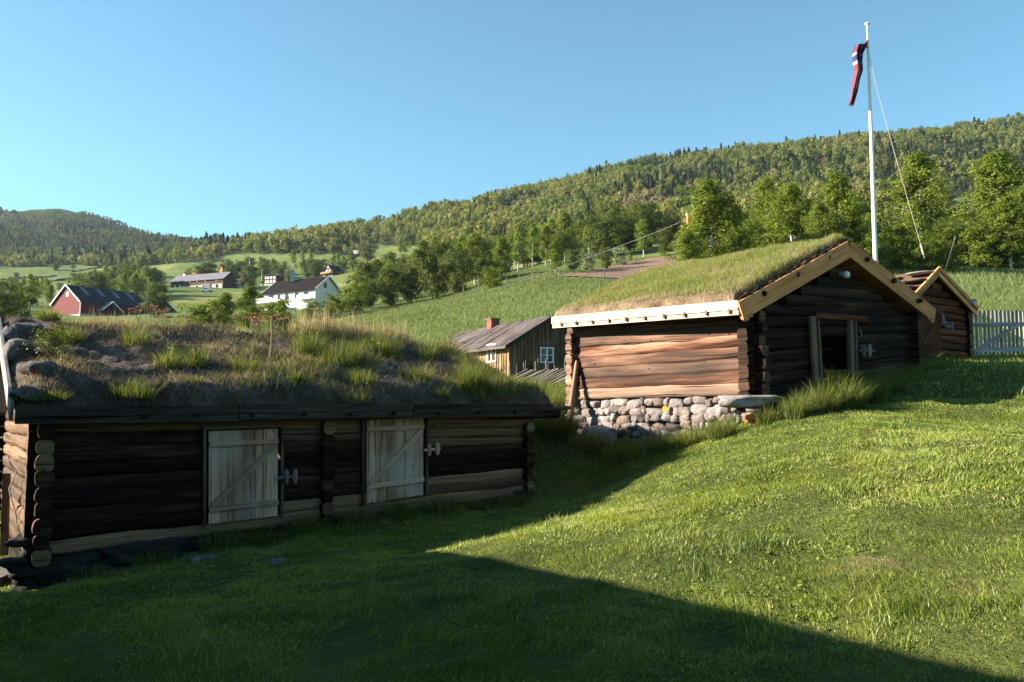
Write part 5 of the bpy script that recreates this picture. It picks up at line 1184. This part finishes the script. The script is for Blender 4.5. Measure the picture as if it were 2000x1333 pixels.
for i in range(n_):
    s0 = .3 + i * 20.5 / n_; c = V3(a + d * s0, z0 - .5); e1 = V3(a + d * (s0 + 20.5 / n_ * .97), z0 - .5); hh = 2.4; mb.hexa([c, e1, e1 + g * .1, c + g * .1, c + Vector((0, 0, hh)), e1 + Vector((0, 0, hh)), e1 + g * .1 + Vector((0, 0, hh)), c + g * .1 + Vector((0, 0, hh))])
mb.build('lower_wall', M['concrete'], bb_)
for s0 in (3, 6.4, 9.8, 13.2): gwin(bb_, k - g * .1, d, s0, z0 + 1.0, .9, 1.3, 'dark')
for s0 in (3.4, 9.0, 13.2, 17): gwin(bb_, k, d, s0, z0 + 3.4, 1.0, .5)
gwin(bb_, k, d, 22.0, z0 + 1.9, .9, .9); gwin(bb_, k, d, 24.5, z0 + 1.9, .9, .9)
mb = MB(); p = k - g * 4 + d * 2.5; mb.board(V3(p, z0 + .2), V3(p + d * 3, z0 + .8), 2.0, .8, tone=.5); tag(mb.build('tarpaulin_stack', M['slate']), 'grey tarpaulin-covered stack in front of the long brown barn', 'stack')
p = hit(404, 571); car = empty('parked_car', p, 'white car parked below the long brown barn', 'car')
mb = MB(); mb.hexa([p + Vector(v) for v in ((-2.1, -.85, .35), (2.1, -.85, .35), (2.1, .85, .35), (-2.1, .85, .35), (-2.05, -.8, .95), (2.0, -.8, .85), (2.0, .8, .85), (-2.05, .8, .95))]); mb.hexa([p + Vector(v) for v in ((-1.5, -.75, .95), (1.0, -.75, .9), (1.0, .75, .9), (-1.5, .75, .95), (-1.1, -.65, 1.45), (.3, -.65, 1.45), (.3, .65, 1.45), (-1.1, .65, 1.45))]); mb.build('body', M['white'], car)
mb = MB(); mb.quad(p + Vector((-1.2, -.78, 1.0)), p + Vector((.7, -.78, 1.0)), p + Vector((.2, -.7, 1.38)), p + Vector((-1.0, -.7, 1.38))); mb.build('side_window', M['glass'], car)
for x in (-1.3, 1.3):
    for y in (-.8, .8): mb = MB(); mb.tube([p + Vector((x, y - .1, .32)), p + Vector((x, y + .1, .32))], .32, 12); mb.build('wheel', M['dark'], car)
rw, k, d, g, z0, z1, zr = house('red_white_house', (538, 554, 385), (-.94, .33), 6.2, 4.6, 3.9, .7, 'dred', 'brownroof', 'dark red house with white-framed windows above the white house', 'house', trim='white', wins=[('l', x, z, .7, 1.1, .25, 'white') for x in (.9, 2.4, 3.9, 5.3) for z in (1.0, 2.9)])
rw2 = house('red_house_wing', (549, 550, 388), (-.94, .33), 2.2, 2.6, 3.2, .5, 'dred', 'brownroof', 'narrow red block with white windows just right of the red-white house', 'house', wins=[('l', 1.0, 2.3, .9, .9, .25, 'white')])
bc, k, d, g, z0, z1, zr = house('brown_cabin', (649, 541, 378), (.62, .78), 6, 6.2, 3.0, 2.8, 'brown', 'blackroof', 'brown gabled cabin with wooden balcony on the upper slope', 'cabin', foot=1.0, wins=[('g', 1.9, 3.0, .6, .8, .15, 'white'), ('g', 3.9, 3.0, .6, .8, .15, 'white'), ('g', 3.0, 4.7, .5, .7, .12, 'white')])
mb = MB(); p = k + g * 3.1 - d * .8; mb.box((p.x, p.y, z0 + 1.7), 6.6, 1.6, .15, math.atan2(g.y, g.x)); p = p - d * .75; mb.box((p.x, p.y, z0 + 2.1), 6.6, .1, .7, math.atan2(g.y, g.x)); mb.build('balcony', M['orange'], bc)
house('tiny_hut', (711, 533, 370), (.6, .8), 3.2, 2.8, 1.4, 1.0, 'brown', 'blackroof', 'tiny dark hut right of the brown gabled cabin', 'hut')
house('red_farmhouse', (138, 529, 590), (-.9, .43), 7, 5.5, 3.0, .9, 'dred', 'slate', 'small red farmhouse with grey roof on the far left slope', 'farmhouse', foot=.8, wins=[('l', 3.5, 1.8, 1.0, .9, .2, 'white')])
house('white_farmhouse', (207, 525, 610), (.9, .43), 4, 5.0, 2.2, 2.2, 'white', 'slate', 'small white gabled farmhouse on the far left slope', 'farmhouse')
house('grey_roofed_shed', (256, 523, 600), (-.95, .3), 7.5, 4, .9, .6, 'dred', 'slate', 'low grey-roofed shed right of the white farmhouse', 'shed')
house('tiny_shed', (22, 518, 600), (-.9, .43), 2.6, 2.2, 1.9, .5, 'slate', 'brownroof', 'tiny grey shed at the far left edge of the wood', 'shed')
house('orange_house', (384, 540, 420), (-.9, .43), 7.5, 5, 2.6, 1.0, 'orange', 'brown', 'orange wooden house behind the long brown barn', 'house')
house('white_gabled_shed', (361, 541, 415), (.8, .6), 3, 2.8, 1.6, 1.1, 'white', 'orange', 'tiny white gabled shed left of the orange house', 'shed')
house('brown_shed', (434, 531, 360), (.8, .6), 3, 3, 2.0, 1.3, 'orange', 'brown', 'small brown gabled shed above the right end of the long barn', 'shed')
house('white_box_shed', (698, 493, 430), (-.95, .3), 2.2, 1.6, .9, .2, 'white', 'white', 'tiny white shed high on the open slope', 'shed')
house('dark_lean_to', (470, 556, 338), (-.95, .3), 4.5, 3, 1.8, .6, 'brown', 'slate', 'low dark lean-to at the right end of the long brown barn', 'shed')
for px, y0, y1, Y, l in ((511, 527, 557, 372, 'small white flagpole left of the red-white house'), (487, 507, 526, 430, 'distant thin flagpole on the slope above the barn')):
    p = at(px, y1, Y); mb = MB(); mb.tube([(p.x, Y, p.z - 1.5), (p.x, Y, at(px, y0, Y).z)], [.14, .1], 6); tag(mb.build('small_flagpole', M['white']), l, 'flagpole')
for px, py, r, l in ((596, 524, 1.6, 'grey boulder on the slope above the white house'), (733, 519, 1.1, 'pale boulder in the pasture right of the tiny hut'), (700, 494, 1.0, 'boulder beside the tiny white shed')):
    p = hit(px, py); rockthing(p, (r * 1.5, r, r * .6), l, rnd=.5)
# big neighbouring barn left of the camera, out of the picture: its shadow lies over the lower lawn
BX, BYR, BYE = -8.2, -1.5, 11.45
zE, zA = EYE + .95, EYE + 4.9
nb = empty('neighbour_barn', (BX, BYR, gz(BX, BYR)), 'large dark timber barn standing beside the lawn left of the picture', 'barn')
mb = MB(); i = mb._v([(BX, BYE - .3, -3), (BX, BYE - .3, zE - .1), (BX, BYR, zA - .1), (BX, 2 * BYR - BYE, zE - .1), (BX, 2 * BYR - BYE, -3)], [(0, 0), (0, 5), (12, 9), (24, 5), (24, 0)], .2, .5); mb.F.append((i, i + 1, i + 2, i + 3, i + 4)); mb.S.append(False)
mb.quad((BX, BYE - .3, -3), (BX - 14, BYE - .3, -3), (BX - 14, BYE - .3, zE), (BX, BYE - .3, zE)); mb.build('walls', M['board'], nb)
mb = MB(); slab(mb, (BX + .1, BYE, zE), (BX - 14, BYE, zE), (BX - 14, BYR, zA), (BX + .1, BYR, zA), .15); slab(mb, (BX + .1, 2 * BYR - BYE, zE), (BX - 14, 2 * BYR - BYE, zE), (BX - 14, BYR, zA), (BX + .1, BYR, zA), .15); mb.build('roof', M['slate'], nb)

# unseen house added behind the camera to block skylight and deepen the shade
bh = empty('sky_blocker_house', (3, -8, gz(3, -8)), 'dark log house added unseen behind the camera to block skylight', 'farmhouse')
mb = MB(); hx0, hx1, hy0, hy1, hz, hr = -7.0, 17.0, -12.5, -4.2, EYE + 3.6, EYE + 6.6; z_ = -3
for P in (((hx0, hy1), (hx1, hy1)), ((hx1, hy1), (hx1, hy0)), ((hx1, hy0), (hx0, hy0)), ((hx0, hy0), (hx0, hy1))): mb.quad((*P[0], z_), (*P[1], z_), (*P[1], hz), (*P[0], hz))
for x in (hx0, hx1): i = mb._v([(x, hy0, hz), (x, hy1, hz), (x, (hy0 + hy1) / 2, hr)], [(0, 0), (8, 0), (4, 3)], .2, .5); mb.F.append((i, i + 1, i + 2)); mb.S.append(False)
mb.build('walls', M['log_dark'], bh)
mb = MB(); ym = (hy0 + hy1) / 2; slab(mb, (hx0 - .5, hy1 + .5, hz - .3), (hx1 + .5, hy1 + .5, hz - .3), (hx1 + .5, ym, hr + .1), (hx0 - .5, ym, hr + .1), .15, .1); slab(mb, (hx0 - .5, hy0 - .5, hz - .3), (hx1 + .5, hy0 - .5, hz - .3), (hx1 + .5, ym, hr + .1), (hx0 - .5, ym, hr + .1), .15, .1); mb.build('roof', M['blackroof'], bh)

# ================================================================== growth on the roofs
def on_roof(S, n, mask, h, w, lean, seed, name, mat, parent, label, u0=0, u1=1, t0=0, t1=1.02, hue=(.5, .2), seg=2, dens=None, azi=None):
    g_ = np.random.default_rng(seed); u = g_.uniform(u0, u1, n); t = g_.uniform(t0, t1, n); P = S(u, t)
    d = fbm(P[:, 0] * 1.4, P[:, 1] * 1.4, seed, 4); k = g_.random(n) < np.clip(.5 + (dens or 3) * d, 0, 1)
    if mask is not None: k &= mask(u, t, g_)
    u, t, P, d = u[k], t[k], P[k], d[k]; n = len(u)
    hh = g_.uniform(h[0], h[1], n) * (1 + d * 1.6)
    V, F, c = blades(P - (0, 0, .01), hh, w * g_.uniform(.6, 1.3, n), g_.uniform(lean[0], lean[1], n), g_, seg)
    me = raw_mesh(name, V - np.array(parent_origin(parent)), F, rnd=np.repeat(np.clip(g_.normal(hue[0], hue[1], n), 0, 1), c)); o = put(name, me, M[mat], parent); o['kind'] = 'stuff'
    return o
on_roof(SA, 85000, None, (.02, .09), .006, (.6, 2.0), 5, 'dead_grass', 'litter', turfA, '', dens=2.5, seg=1)
on_roof(SA, 24000, None, (.04, .15), .006, (.5, 1.6), 6, 'dry_straw', 'dry', turfA, '', dens=6, seg=2, hue=(.4, .28))
on_roof(SA, 46000, lambda u, t, g: (u > .2) & (g.random(len(u)) < np.clip((u - .2) * 1.3, .05, .8)), (.07, .20), .006, (.2, .9), 7, 'thin_green_grass', 'tall', turfA, '', dens=5)
on_roof(SB, 170000, lambda u, t, g: g.random(len(u)) < np.clip(t * 4.0, .12, 1), (.05, .13), .007, (.15, .8), 8, 'turf_grass', 'turfg', turfB, '', t1=1.3, hue=(.52, .26), dens=1.2)
on_roof(SB, 26000, lambda u, t, g: (t < .25) | (u < .09) | (g.random(len(u)) < .3), (.03, .12), .007, (.5, 1.5), 9, 'dry_edge_grass', 'dry', turfB, '', t1=1.25, hue=(.5, .25), dens=1)
def rt(px, py): u, t = roof_pt(px, py); return Vector(SA(min(max(u, .01), .99), min(max(t, .01), 1.03)).tolist())
pxm = lambda P: P.y / FPX
def ridge_u(px, t):
    u = np.linspace(.01, .99, 200); q, _ = proj(SA(u, np.full(200, t))); return float(u[int(np.argmin(np.abs(q - px)))])
def rtuft(px, py, hpx, wpx, n, label, mat='tall', lean=(.1, .6), nm='grass_tuft', w=.007, sd=None):
    P = rt(px, py); h = hpx * pxm(P); return tuft(nm, P, n, wpx * .5 * pxm(P), h * .5, h * 1.05, mat, label, lean=lean, w=w, seed=int(px * 7 + py))
for a in [(912, 758, 76, 46, 900, 'biggest round green grass tuft near the right end of the old earth roof'), (146, 672, 50, 40, 420, 'bright green tuft behind the rocks on the left of the old roof'), (272, 678, 52, 44, 420, 'yellow-green tuft above the middle of the left roof half'),
          (330, 722, 46, 56, 500, 'wide green tuft above and left of the left door'), (385, 716, 56, 40, 300, 'thin upright green tuft above the left door'), (480, 728, 50, 60, 460, 'spreading green tuft right above the left door'),
          (262, 786, 44, 90, 700, 'low dark green tuft hanging over the gutter at left'), (378, 758, 26, 34, 200, 'small green tuft near the gutter above the left door'), (112, 790, 24, 60, 400, 'dark low tuft over the gutter close to the left corner'), (60, 790, 20, 60, 300, 'ragged low tuft at the very left gutter end'),
          (578, 756, 36, 20, 90, 'broad-leaved bright plant standing on the pale bare roof patch'), (745, 690, 70, 60, 600, 'tall green tuft right of the dandelions on the old roof'), (600, 690, 70, 60, 560, 'tall green tuft at the left end of the dry grass crest'),
          (660, 712, 56, 80, 700, 'dense green tuft below the dry grass crest'), (700, 745, 44, 60, 420, 'mid green tuft below the dandelions'), (810, 745, 48, 50, 300, 'yellow-green tuft in the middle of the right roof half'), (830, 690, 66, 34, 240, 'slender tall green tuft on the right part of the ridge'),
          (872, 668, 62, 30, 160, 'thin seeding grass tuft on the ridge left of the cabin roof'), (980, 778, 40, 60, 380, 'green tuft close to the right end of the gutter'), (940, 782, 30, 40, 220, 'short tuft above the right end of the gutter'), (860, 775, 28, 40, 220, 'short tuft above the right door'),
          (690, 770, 30, 60, 300, 'short tuft above the gap between the doors'), (1005, 745, 24, 60, 260, 'thin grass patch on the sloping right end of the old roof'), (105, 628, 34, 40, 420, 'olive mound of grass on the ridge in front of the red barn')]: rtuft(*a)
tg = rtuft(578, 756, 38, 26, 60, 'cluster of broad upright leaves beside the bright plant on the bare patch', w=.03, lean=(.05, .4), nm='broadleaf_plant')
for px, n in ((605, 220), (650, 260), (690, 300), (732, 330), (768, 260)):
    P = Vector(SA(ridge_u(px, .95), .95).tolist()); P.z -= .02; tuft('dry_grass_clump', P, n * 2, .42, .30, .68, 'dry', 'tall straw-coloured seeding grass on the roof crest, %s' % {605: 'leftmost clump of the crest', 650: 'second clump from the left', 690: 'middle clump', 732: 'second clump from the right', 768: 'rightmost clump of the crest'}[px], group='dry grass crest on the old roof', lean=(.02, .22), w=.009, seed=px)
for px, py in ((210, 640), (240, 636), (165, 640), (190, 650), (255, 640)):
    P = Vector(SA(ridge_u(px, .97), .97).tolist()); tuft('dry_grass_clump', P, 60, .2, .18, .36, 'dry', 'thin pale dry stalks standing on the left half of the ridge', group='dry stalks on the left ridge', lean=(.02, .3), w=.006, seed=px)
def shrublet(px, py, hpx, label, mat='leaf', n=500, leaf=.02, flat=.7):
    P = rt(px, py); h = hpx * pxm(P); g_ = np.random.default_rng(px); c = g_.normal(0, .33, (14, 3)) * h * (1.1, 1.1, .5) + (0, 0, h * .5); pt = c[g_.integers(0, 14, n)] + g_.normal(0, .13, (n, 3)) * h
    V, F = leaf_quads(pt, unit(pt - (0, 0, h * .3)) + (0, 0, .4), leaf, .5, .6, g_); e = empty('small_shrub', P, label, 'shrub'); put('leaves', raw_mesh('shrub_leaves', V, F, rnd=np.repeat(g_.random(n), 4)), M[mat], e)
    mb = MB()
    for q in c: mb.tube([(0, 0, 0), tuple(q * .6), tuple(q)], [.008, .005, .003], 4)
    me = bpy.data.meshes.new('stems'); me.from_pydata(mb.V, [], mb.F); me.materials.append(M['bark']); put('stems', me, None, e)
shrublet(105, 706, 66, 'dark leafy shrub rooted beside the rocks at the left roof end', 'leaf_d', 900)
shrublet(345, 700, 36, 'small leafy shrub in the upper middle of the left roof half', 'leaf_d', 300)
shrublet(960, 710, 26, 'tiny leafy shrub below the cabin corner on the right roof end', 'leaf', 260)
def umbels(px, py, hpx, wpx, n, label, t=.96):
    """rusty flat flower heads on dry stems"""
    P = Vector(SA(ridge_u(px, t), t).tolist()); s = pxm(P); e = empty('dried_flower_plant', P, label, 'dried flowers', 'rust-coloured dried flowers on the ridge'); g_ = np.random.default_rng(px); st_ = MB(); Vs = []; 
    for i in range(n):
        x, y, h = g_.uniform(-.5, .5) * wpx * s, g_.uniform(-.25, .25), hpx * s * g_.uniform(.55, 1.0); st_.tube([(x * .6, y * .6, -.03), (x * .85, y * .9, h * .6), (x, y, h)], [.006, .005, .003], 4)
        k = 34; a = g_.uniform(0, 6.28, k); r = g_.uniform(.2, 1, k) ** .5 * g_.uniform(.04, .085); Vs.append(np.stack([x + np.cos(a) * r, y + np.sin(a) * r, h + .02 - r * .25 + g_.normal(0, .006, k)], -1)); pt = Vs[-1]
        V, F = leaf_quads(pt, np.tile((0, -.3, 1.), (len(pt), 1)), .013, .5, .8, g_); put('flower_head', raw_mesh('flower_head', V, F), M['flowerO'], e)
    me = bpy.data.meshes.new('dry_stems'); me.from_pydata(st_.V, [], st_.F); me.materials.append(M['dry']); o = put('stems', me, None, e)
for a in ((300, 640, 40, 60, 15, 'rust-coloured dried flower heads before the red barn, leftmost on the ridge'), (345, 642, 30, 50, 12, 'rust-coloured dried flower heads below the grass field, second from the left'), (480, 645, 32, 50, 12, 'rust-coloured dried flower heads left of the middle of the ridge'), (525, 650, 44, 64, 20, 'densest rust-coloured dried flower heads at the left of the dry grass crest'), (893, 655, 30, 40, 8, 'sparse rusty dried flowers before the cabin roof end')): umbels(*a)
P = rt(527, 706); mb = MB(); mb.tube([P, P + Vector((.02, 0, .42)), P + Vector((0, 0, .72))], [.012, .009, .006], 5, .5); tag(mb.build('dry_stalk', M['dry']), 'single tall reddish dry stalk rising above the left door', 'stalk')
for px, py, hp, l in ((725, 690, 18, 'left yellow dandelion on the old roof'), (736, 695, 16, 'right yellow dandelion on the old roof')):
    P = rt(px, py + 14); h = (hp + 16) * pxm(P); e = empty('dandelion', P, l, 'flower'); mb = MB(); mb.tube([P, P + Vector((0, 0, h))], .006, 5); mb.build('stem', M['tall'], e); mb = MB(); mb.rock(P + Vector((0, 0, h)), .03, .03, .015, 0, 0, .1); mb.build('flower_head', M['flowerY'], e)
# ------------------------------------------------------------------ long grass round the buildings
def gt(px, py, hpx, wpx, n, label, mat='tall', lean=(.1, .6), Y=None, group=None, w=.008, rad=None):
    n = int(n * 1.5); hpx *= 1.15
    P = hit(px, py) if Y is None else Vector((at(px, py, Y).x, Y, gz(at(px, py, Y).x, Y))); s = P.y / FPX; return tuft('tall_grass_tuft', P, n, (rad or wpx * .5 * s), hpx * s * .5, hpx * s * 1.05, mat, label, lean=lean, w=w, seed=int(px * 3 + py), group=group)
gt(1640, 796, 62, 90, 2200, 'tall seeding green grass clump before the open doorway'); gt(1600, 806, 54, 70, 1300, 'tall sunlit grass left of the doorway clump'); gt(1700, 786, 54, 60, 1200, 'tall sunlit grass right of the doorway clump'); gt(1560, 815, 50, 50, 800, 'grass clump beside the flat brownish stone')
gt(1500, 830, 40, 50, 700, 'grass clump in front of the orange lichen stone'); gt(1410, 858, 46, 50, 900, 'dark grass clump at the middle of the dry-stone footing'); gt(1350, 868, 34, 60, 700, 'low grass under the middle of the dry-stone footing')
gt(1085, 855, 62, 70, 2400, 'bushy bright grass between storehouse and leaning pole', lean=(.2, .9)); gt(1055, 850, 56, 50, 1500, 'bushy bright grass behind the right storehouse corner', lean=(.2, .9)); gt(1070, 812, 50, 60, 1500, 'long grass under the short grey beam'); gt(1150, 880, 44, 60, 900, 'grass at the foot of the big light boulder')
gt(1220, 893, 34, 70, 800, 'shaded grass left part of the footing'); gt(1290, 880, 34, 70, 700, 'shaded grass at the centre of the footing'); gt(1745, 760, 30, 60, 600, 'shaded grass at the right part of the gable wall'); gt(1835, 722, 20, 60, 400, 'short grass before the small shed')
for px, py, h in ((430, 1060, 70), (600, 1060, 60), (700, 1045, 56), (860, 1010, 50), (940, 990, 40), (300, 1090, 46), (180, 1140, 40), (520, 1062, 44), (780, 1020, 50), (1000, 985, 30)):
    t = (px - 50) / 985.; tt, _ = wall_hit(px, py, A0 + nF * .35, A1 + nF * .35); p = A0.lerp(A1, tt) + nF * .35; s = p.y / FPX
    tuft('tall_grass_tuft', (p.x, p.y, gz(p.x, p.y)), 500, .3, h * s * .4, h * s, 'tall', 'shaded weeds and grass growing against the storehouse front wall', group='weeds along the storehouse front wall', lean=(.2, .8), seed=px)
g_ = np.random.default_rng(77)
n = 42000; X = g_.uniform(-.5, 11, n); Y = g_.uniform(15.2, 30, n); d_ = fbm(X * .6, Y * .6, 91, 4)
K_ = ~keepout(X, Y); pxx, pyy = proj(np.stack([X, Y, gz(X, Y)], -1))
zone = ((pxx > 1030) & (pxx < 1480) & (Y > 17 + (pxx - 1030) / 450 * -1.6)) | ((Y > 19.5)) | ((pxx > 1470) & (pxx < 1800) & (pyy < 812 - (pxx - 1470) * .2))
K_ &= zone & (g_.random(n) < .75 + d_ * 1.5); X, Y = X[K_], Y[K_]; V, F, c = blades(np.stack([X, Y, gz(X, Y) - .02], -1), g_.uniform(.12, .38, len(X)), np.full(len(X), .012), g_.uniform(.15, .8, len(X)), g_, 2)
tag(put('rough_grass', raw_mesh('rough_grass', V, F, rnd=np.repeat(np.clip(g_.normal(.4, .2, len(X)), 0, 1), c)), M['tall']), 'unmown rough grass between and behind the log buildings', 'grass', kind='stuff')
make_lawn()
# ------------------------------------------------------------------ scattered growth and walls on the far pastures
for i in range(26):
    px = random.uniform(-40, 470); Y = random.uniform(430, 600); X = (px - CX) / FPX * Y; tree('bush', X, Y, random.uniform(2, 4.5), 'bush dotted over the far left pastures', 'bush', 'bushes on the far left pastures', 1.4)
for i in range(20):
    px = random.uniform(480, 860); Y = random.uniform(330, 470); X = (px - CX) / FPX * Y
    if abs(px - 640) > 30: tree(random.choice(['bush', 'birch_y']), X, Y, random.uniform(2.5, 6), 'small tree or bush on the pasture above the white house', 'bush', 'bushes on the middle pasture', 1.3)
def drywall(pts, label, h=.9):
    w = empty('stone_wall', tuple(hit(*pts[0])), label, 'stone wall'); mb = MB(); P = [hit(*p) for p in pts]
    for a, b in zip(P, P[1:]):
        n = max(1, int((b - a).length / 1.6))
        for i in range(n): c = a.lerp(b, (i + .5) / n); c.z = gz(c.x, c.y); mb.rock((c.x, c.y, c.z + h * .3), 1.1, .7, h * random.uniform(.5, .9), math.atan2((b - a).y, (b - a).x), 0, .2, 1)
    mb.build('stones', M['stone_dark'], w)
drywall([(0, 566), (60, 558), (120, 548), (190, 540)], 'dark stone wall crossing the far left pasture, lower one')
drywall([(0, 549), (50, 544), (110, 541)], 'dark stone wall crossing the far left pasture, upper one')
drywall([(140, 533), (170, 528), (200, 524)], 'stone wall beside the road by the red farmhouse')
tree_px('alder', 1560, 484, 44, 'low tree hidden behind the middle of the turf ridge'); tree_px('alder', 1615, 478, 46, 'low tree half hidden behind the ridge of the turf-roofed hut'); tree_px('alder', 1700, 515, 41, 'bush-like tree peeping between turf-roofed hut and small shed')
# ------------------------------------------------------------------ the air between here and the far hills
def haze():
    m = bpy.data.materials.new('thin_air'); m.use_nodes = True; t = m.node_tree; t.nodes.clear(); o = t.nodes.new('ShaderNodeOutputMaterial'); v = t.nodes.new('ShaderNodeVolumePrincipled')
    v.inputs['Density'].default_value = HAZE; v.inputs['Color'].default_value = (.62, .78, 1, 1); v.inputs['Anisotropy'].default_value = .2; t.links.new(v.outputs[0], o.inputs['Volume'])
    mb = MB(); mb.hexa([(-2100, -2100, -120), (2100, -2100, -120), (2100, 2100, -120), (-2100, 2100, -120), (-2100, -2100, 620), (2100, -2100, 620), (2100, 2100, 620), (-2100, 2100, 620)]); tag(mb.build('haze', m), kind='stuff')
HAZE = .00006
haze()
print('objects', len(bpy.data.objects), 'trees', NTREE)
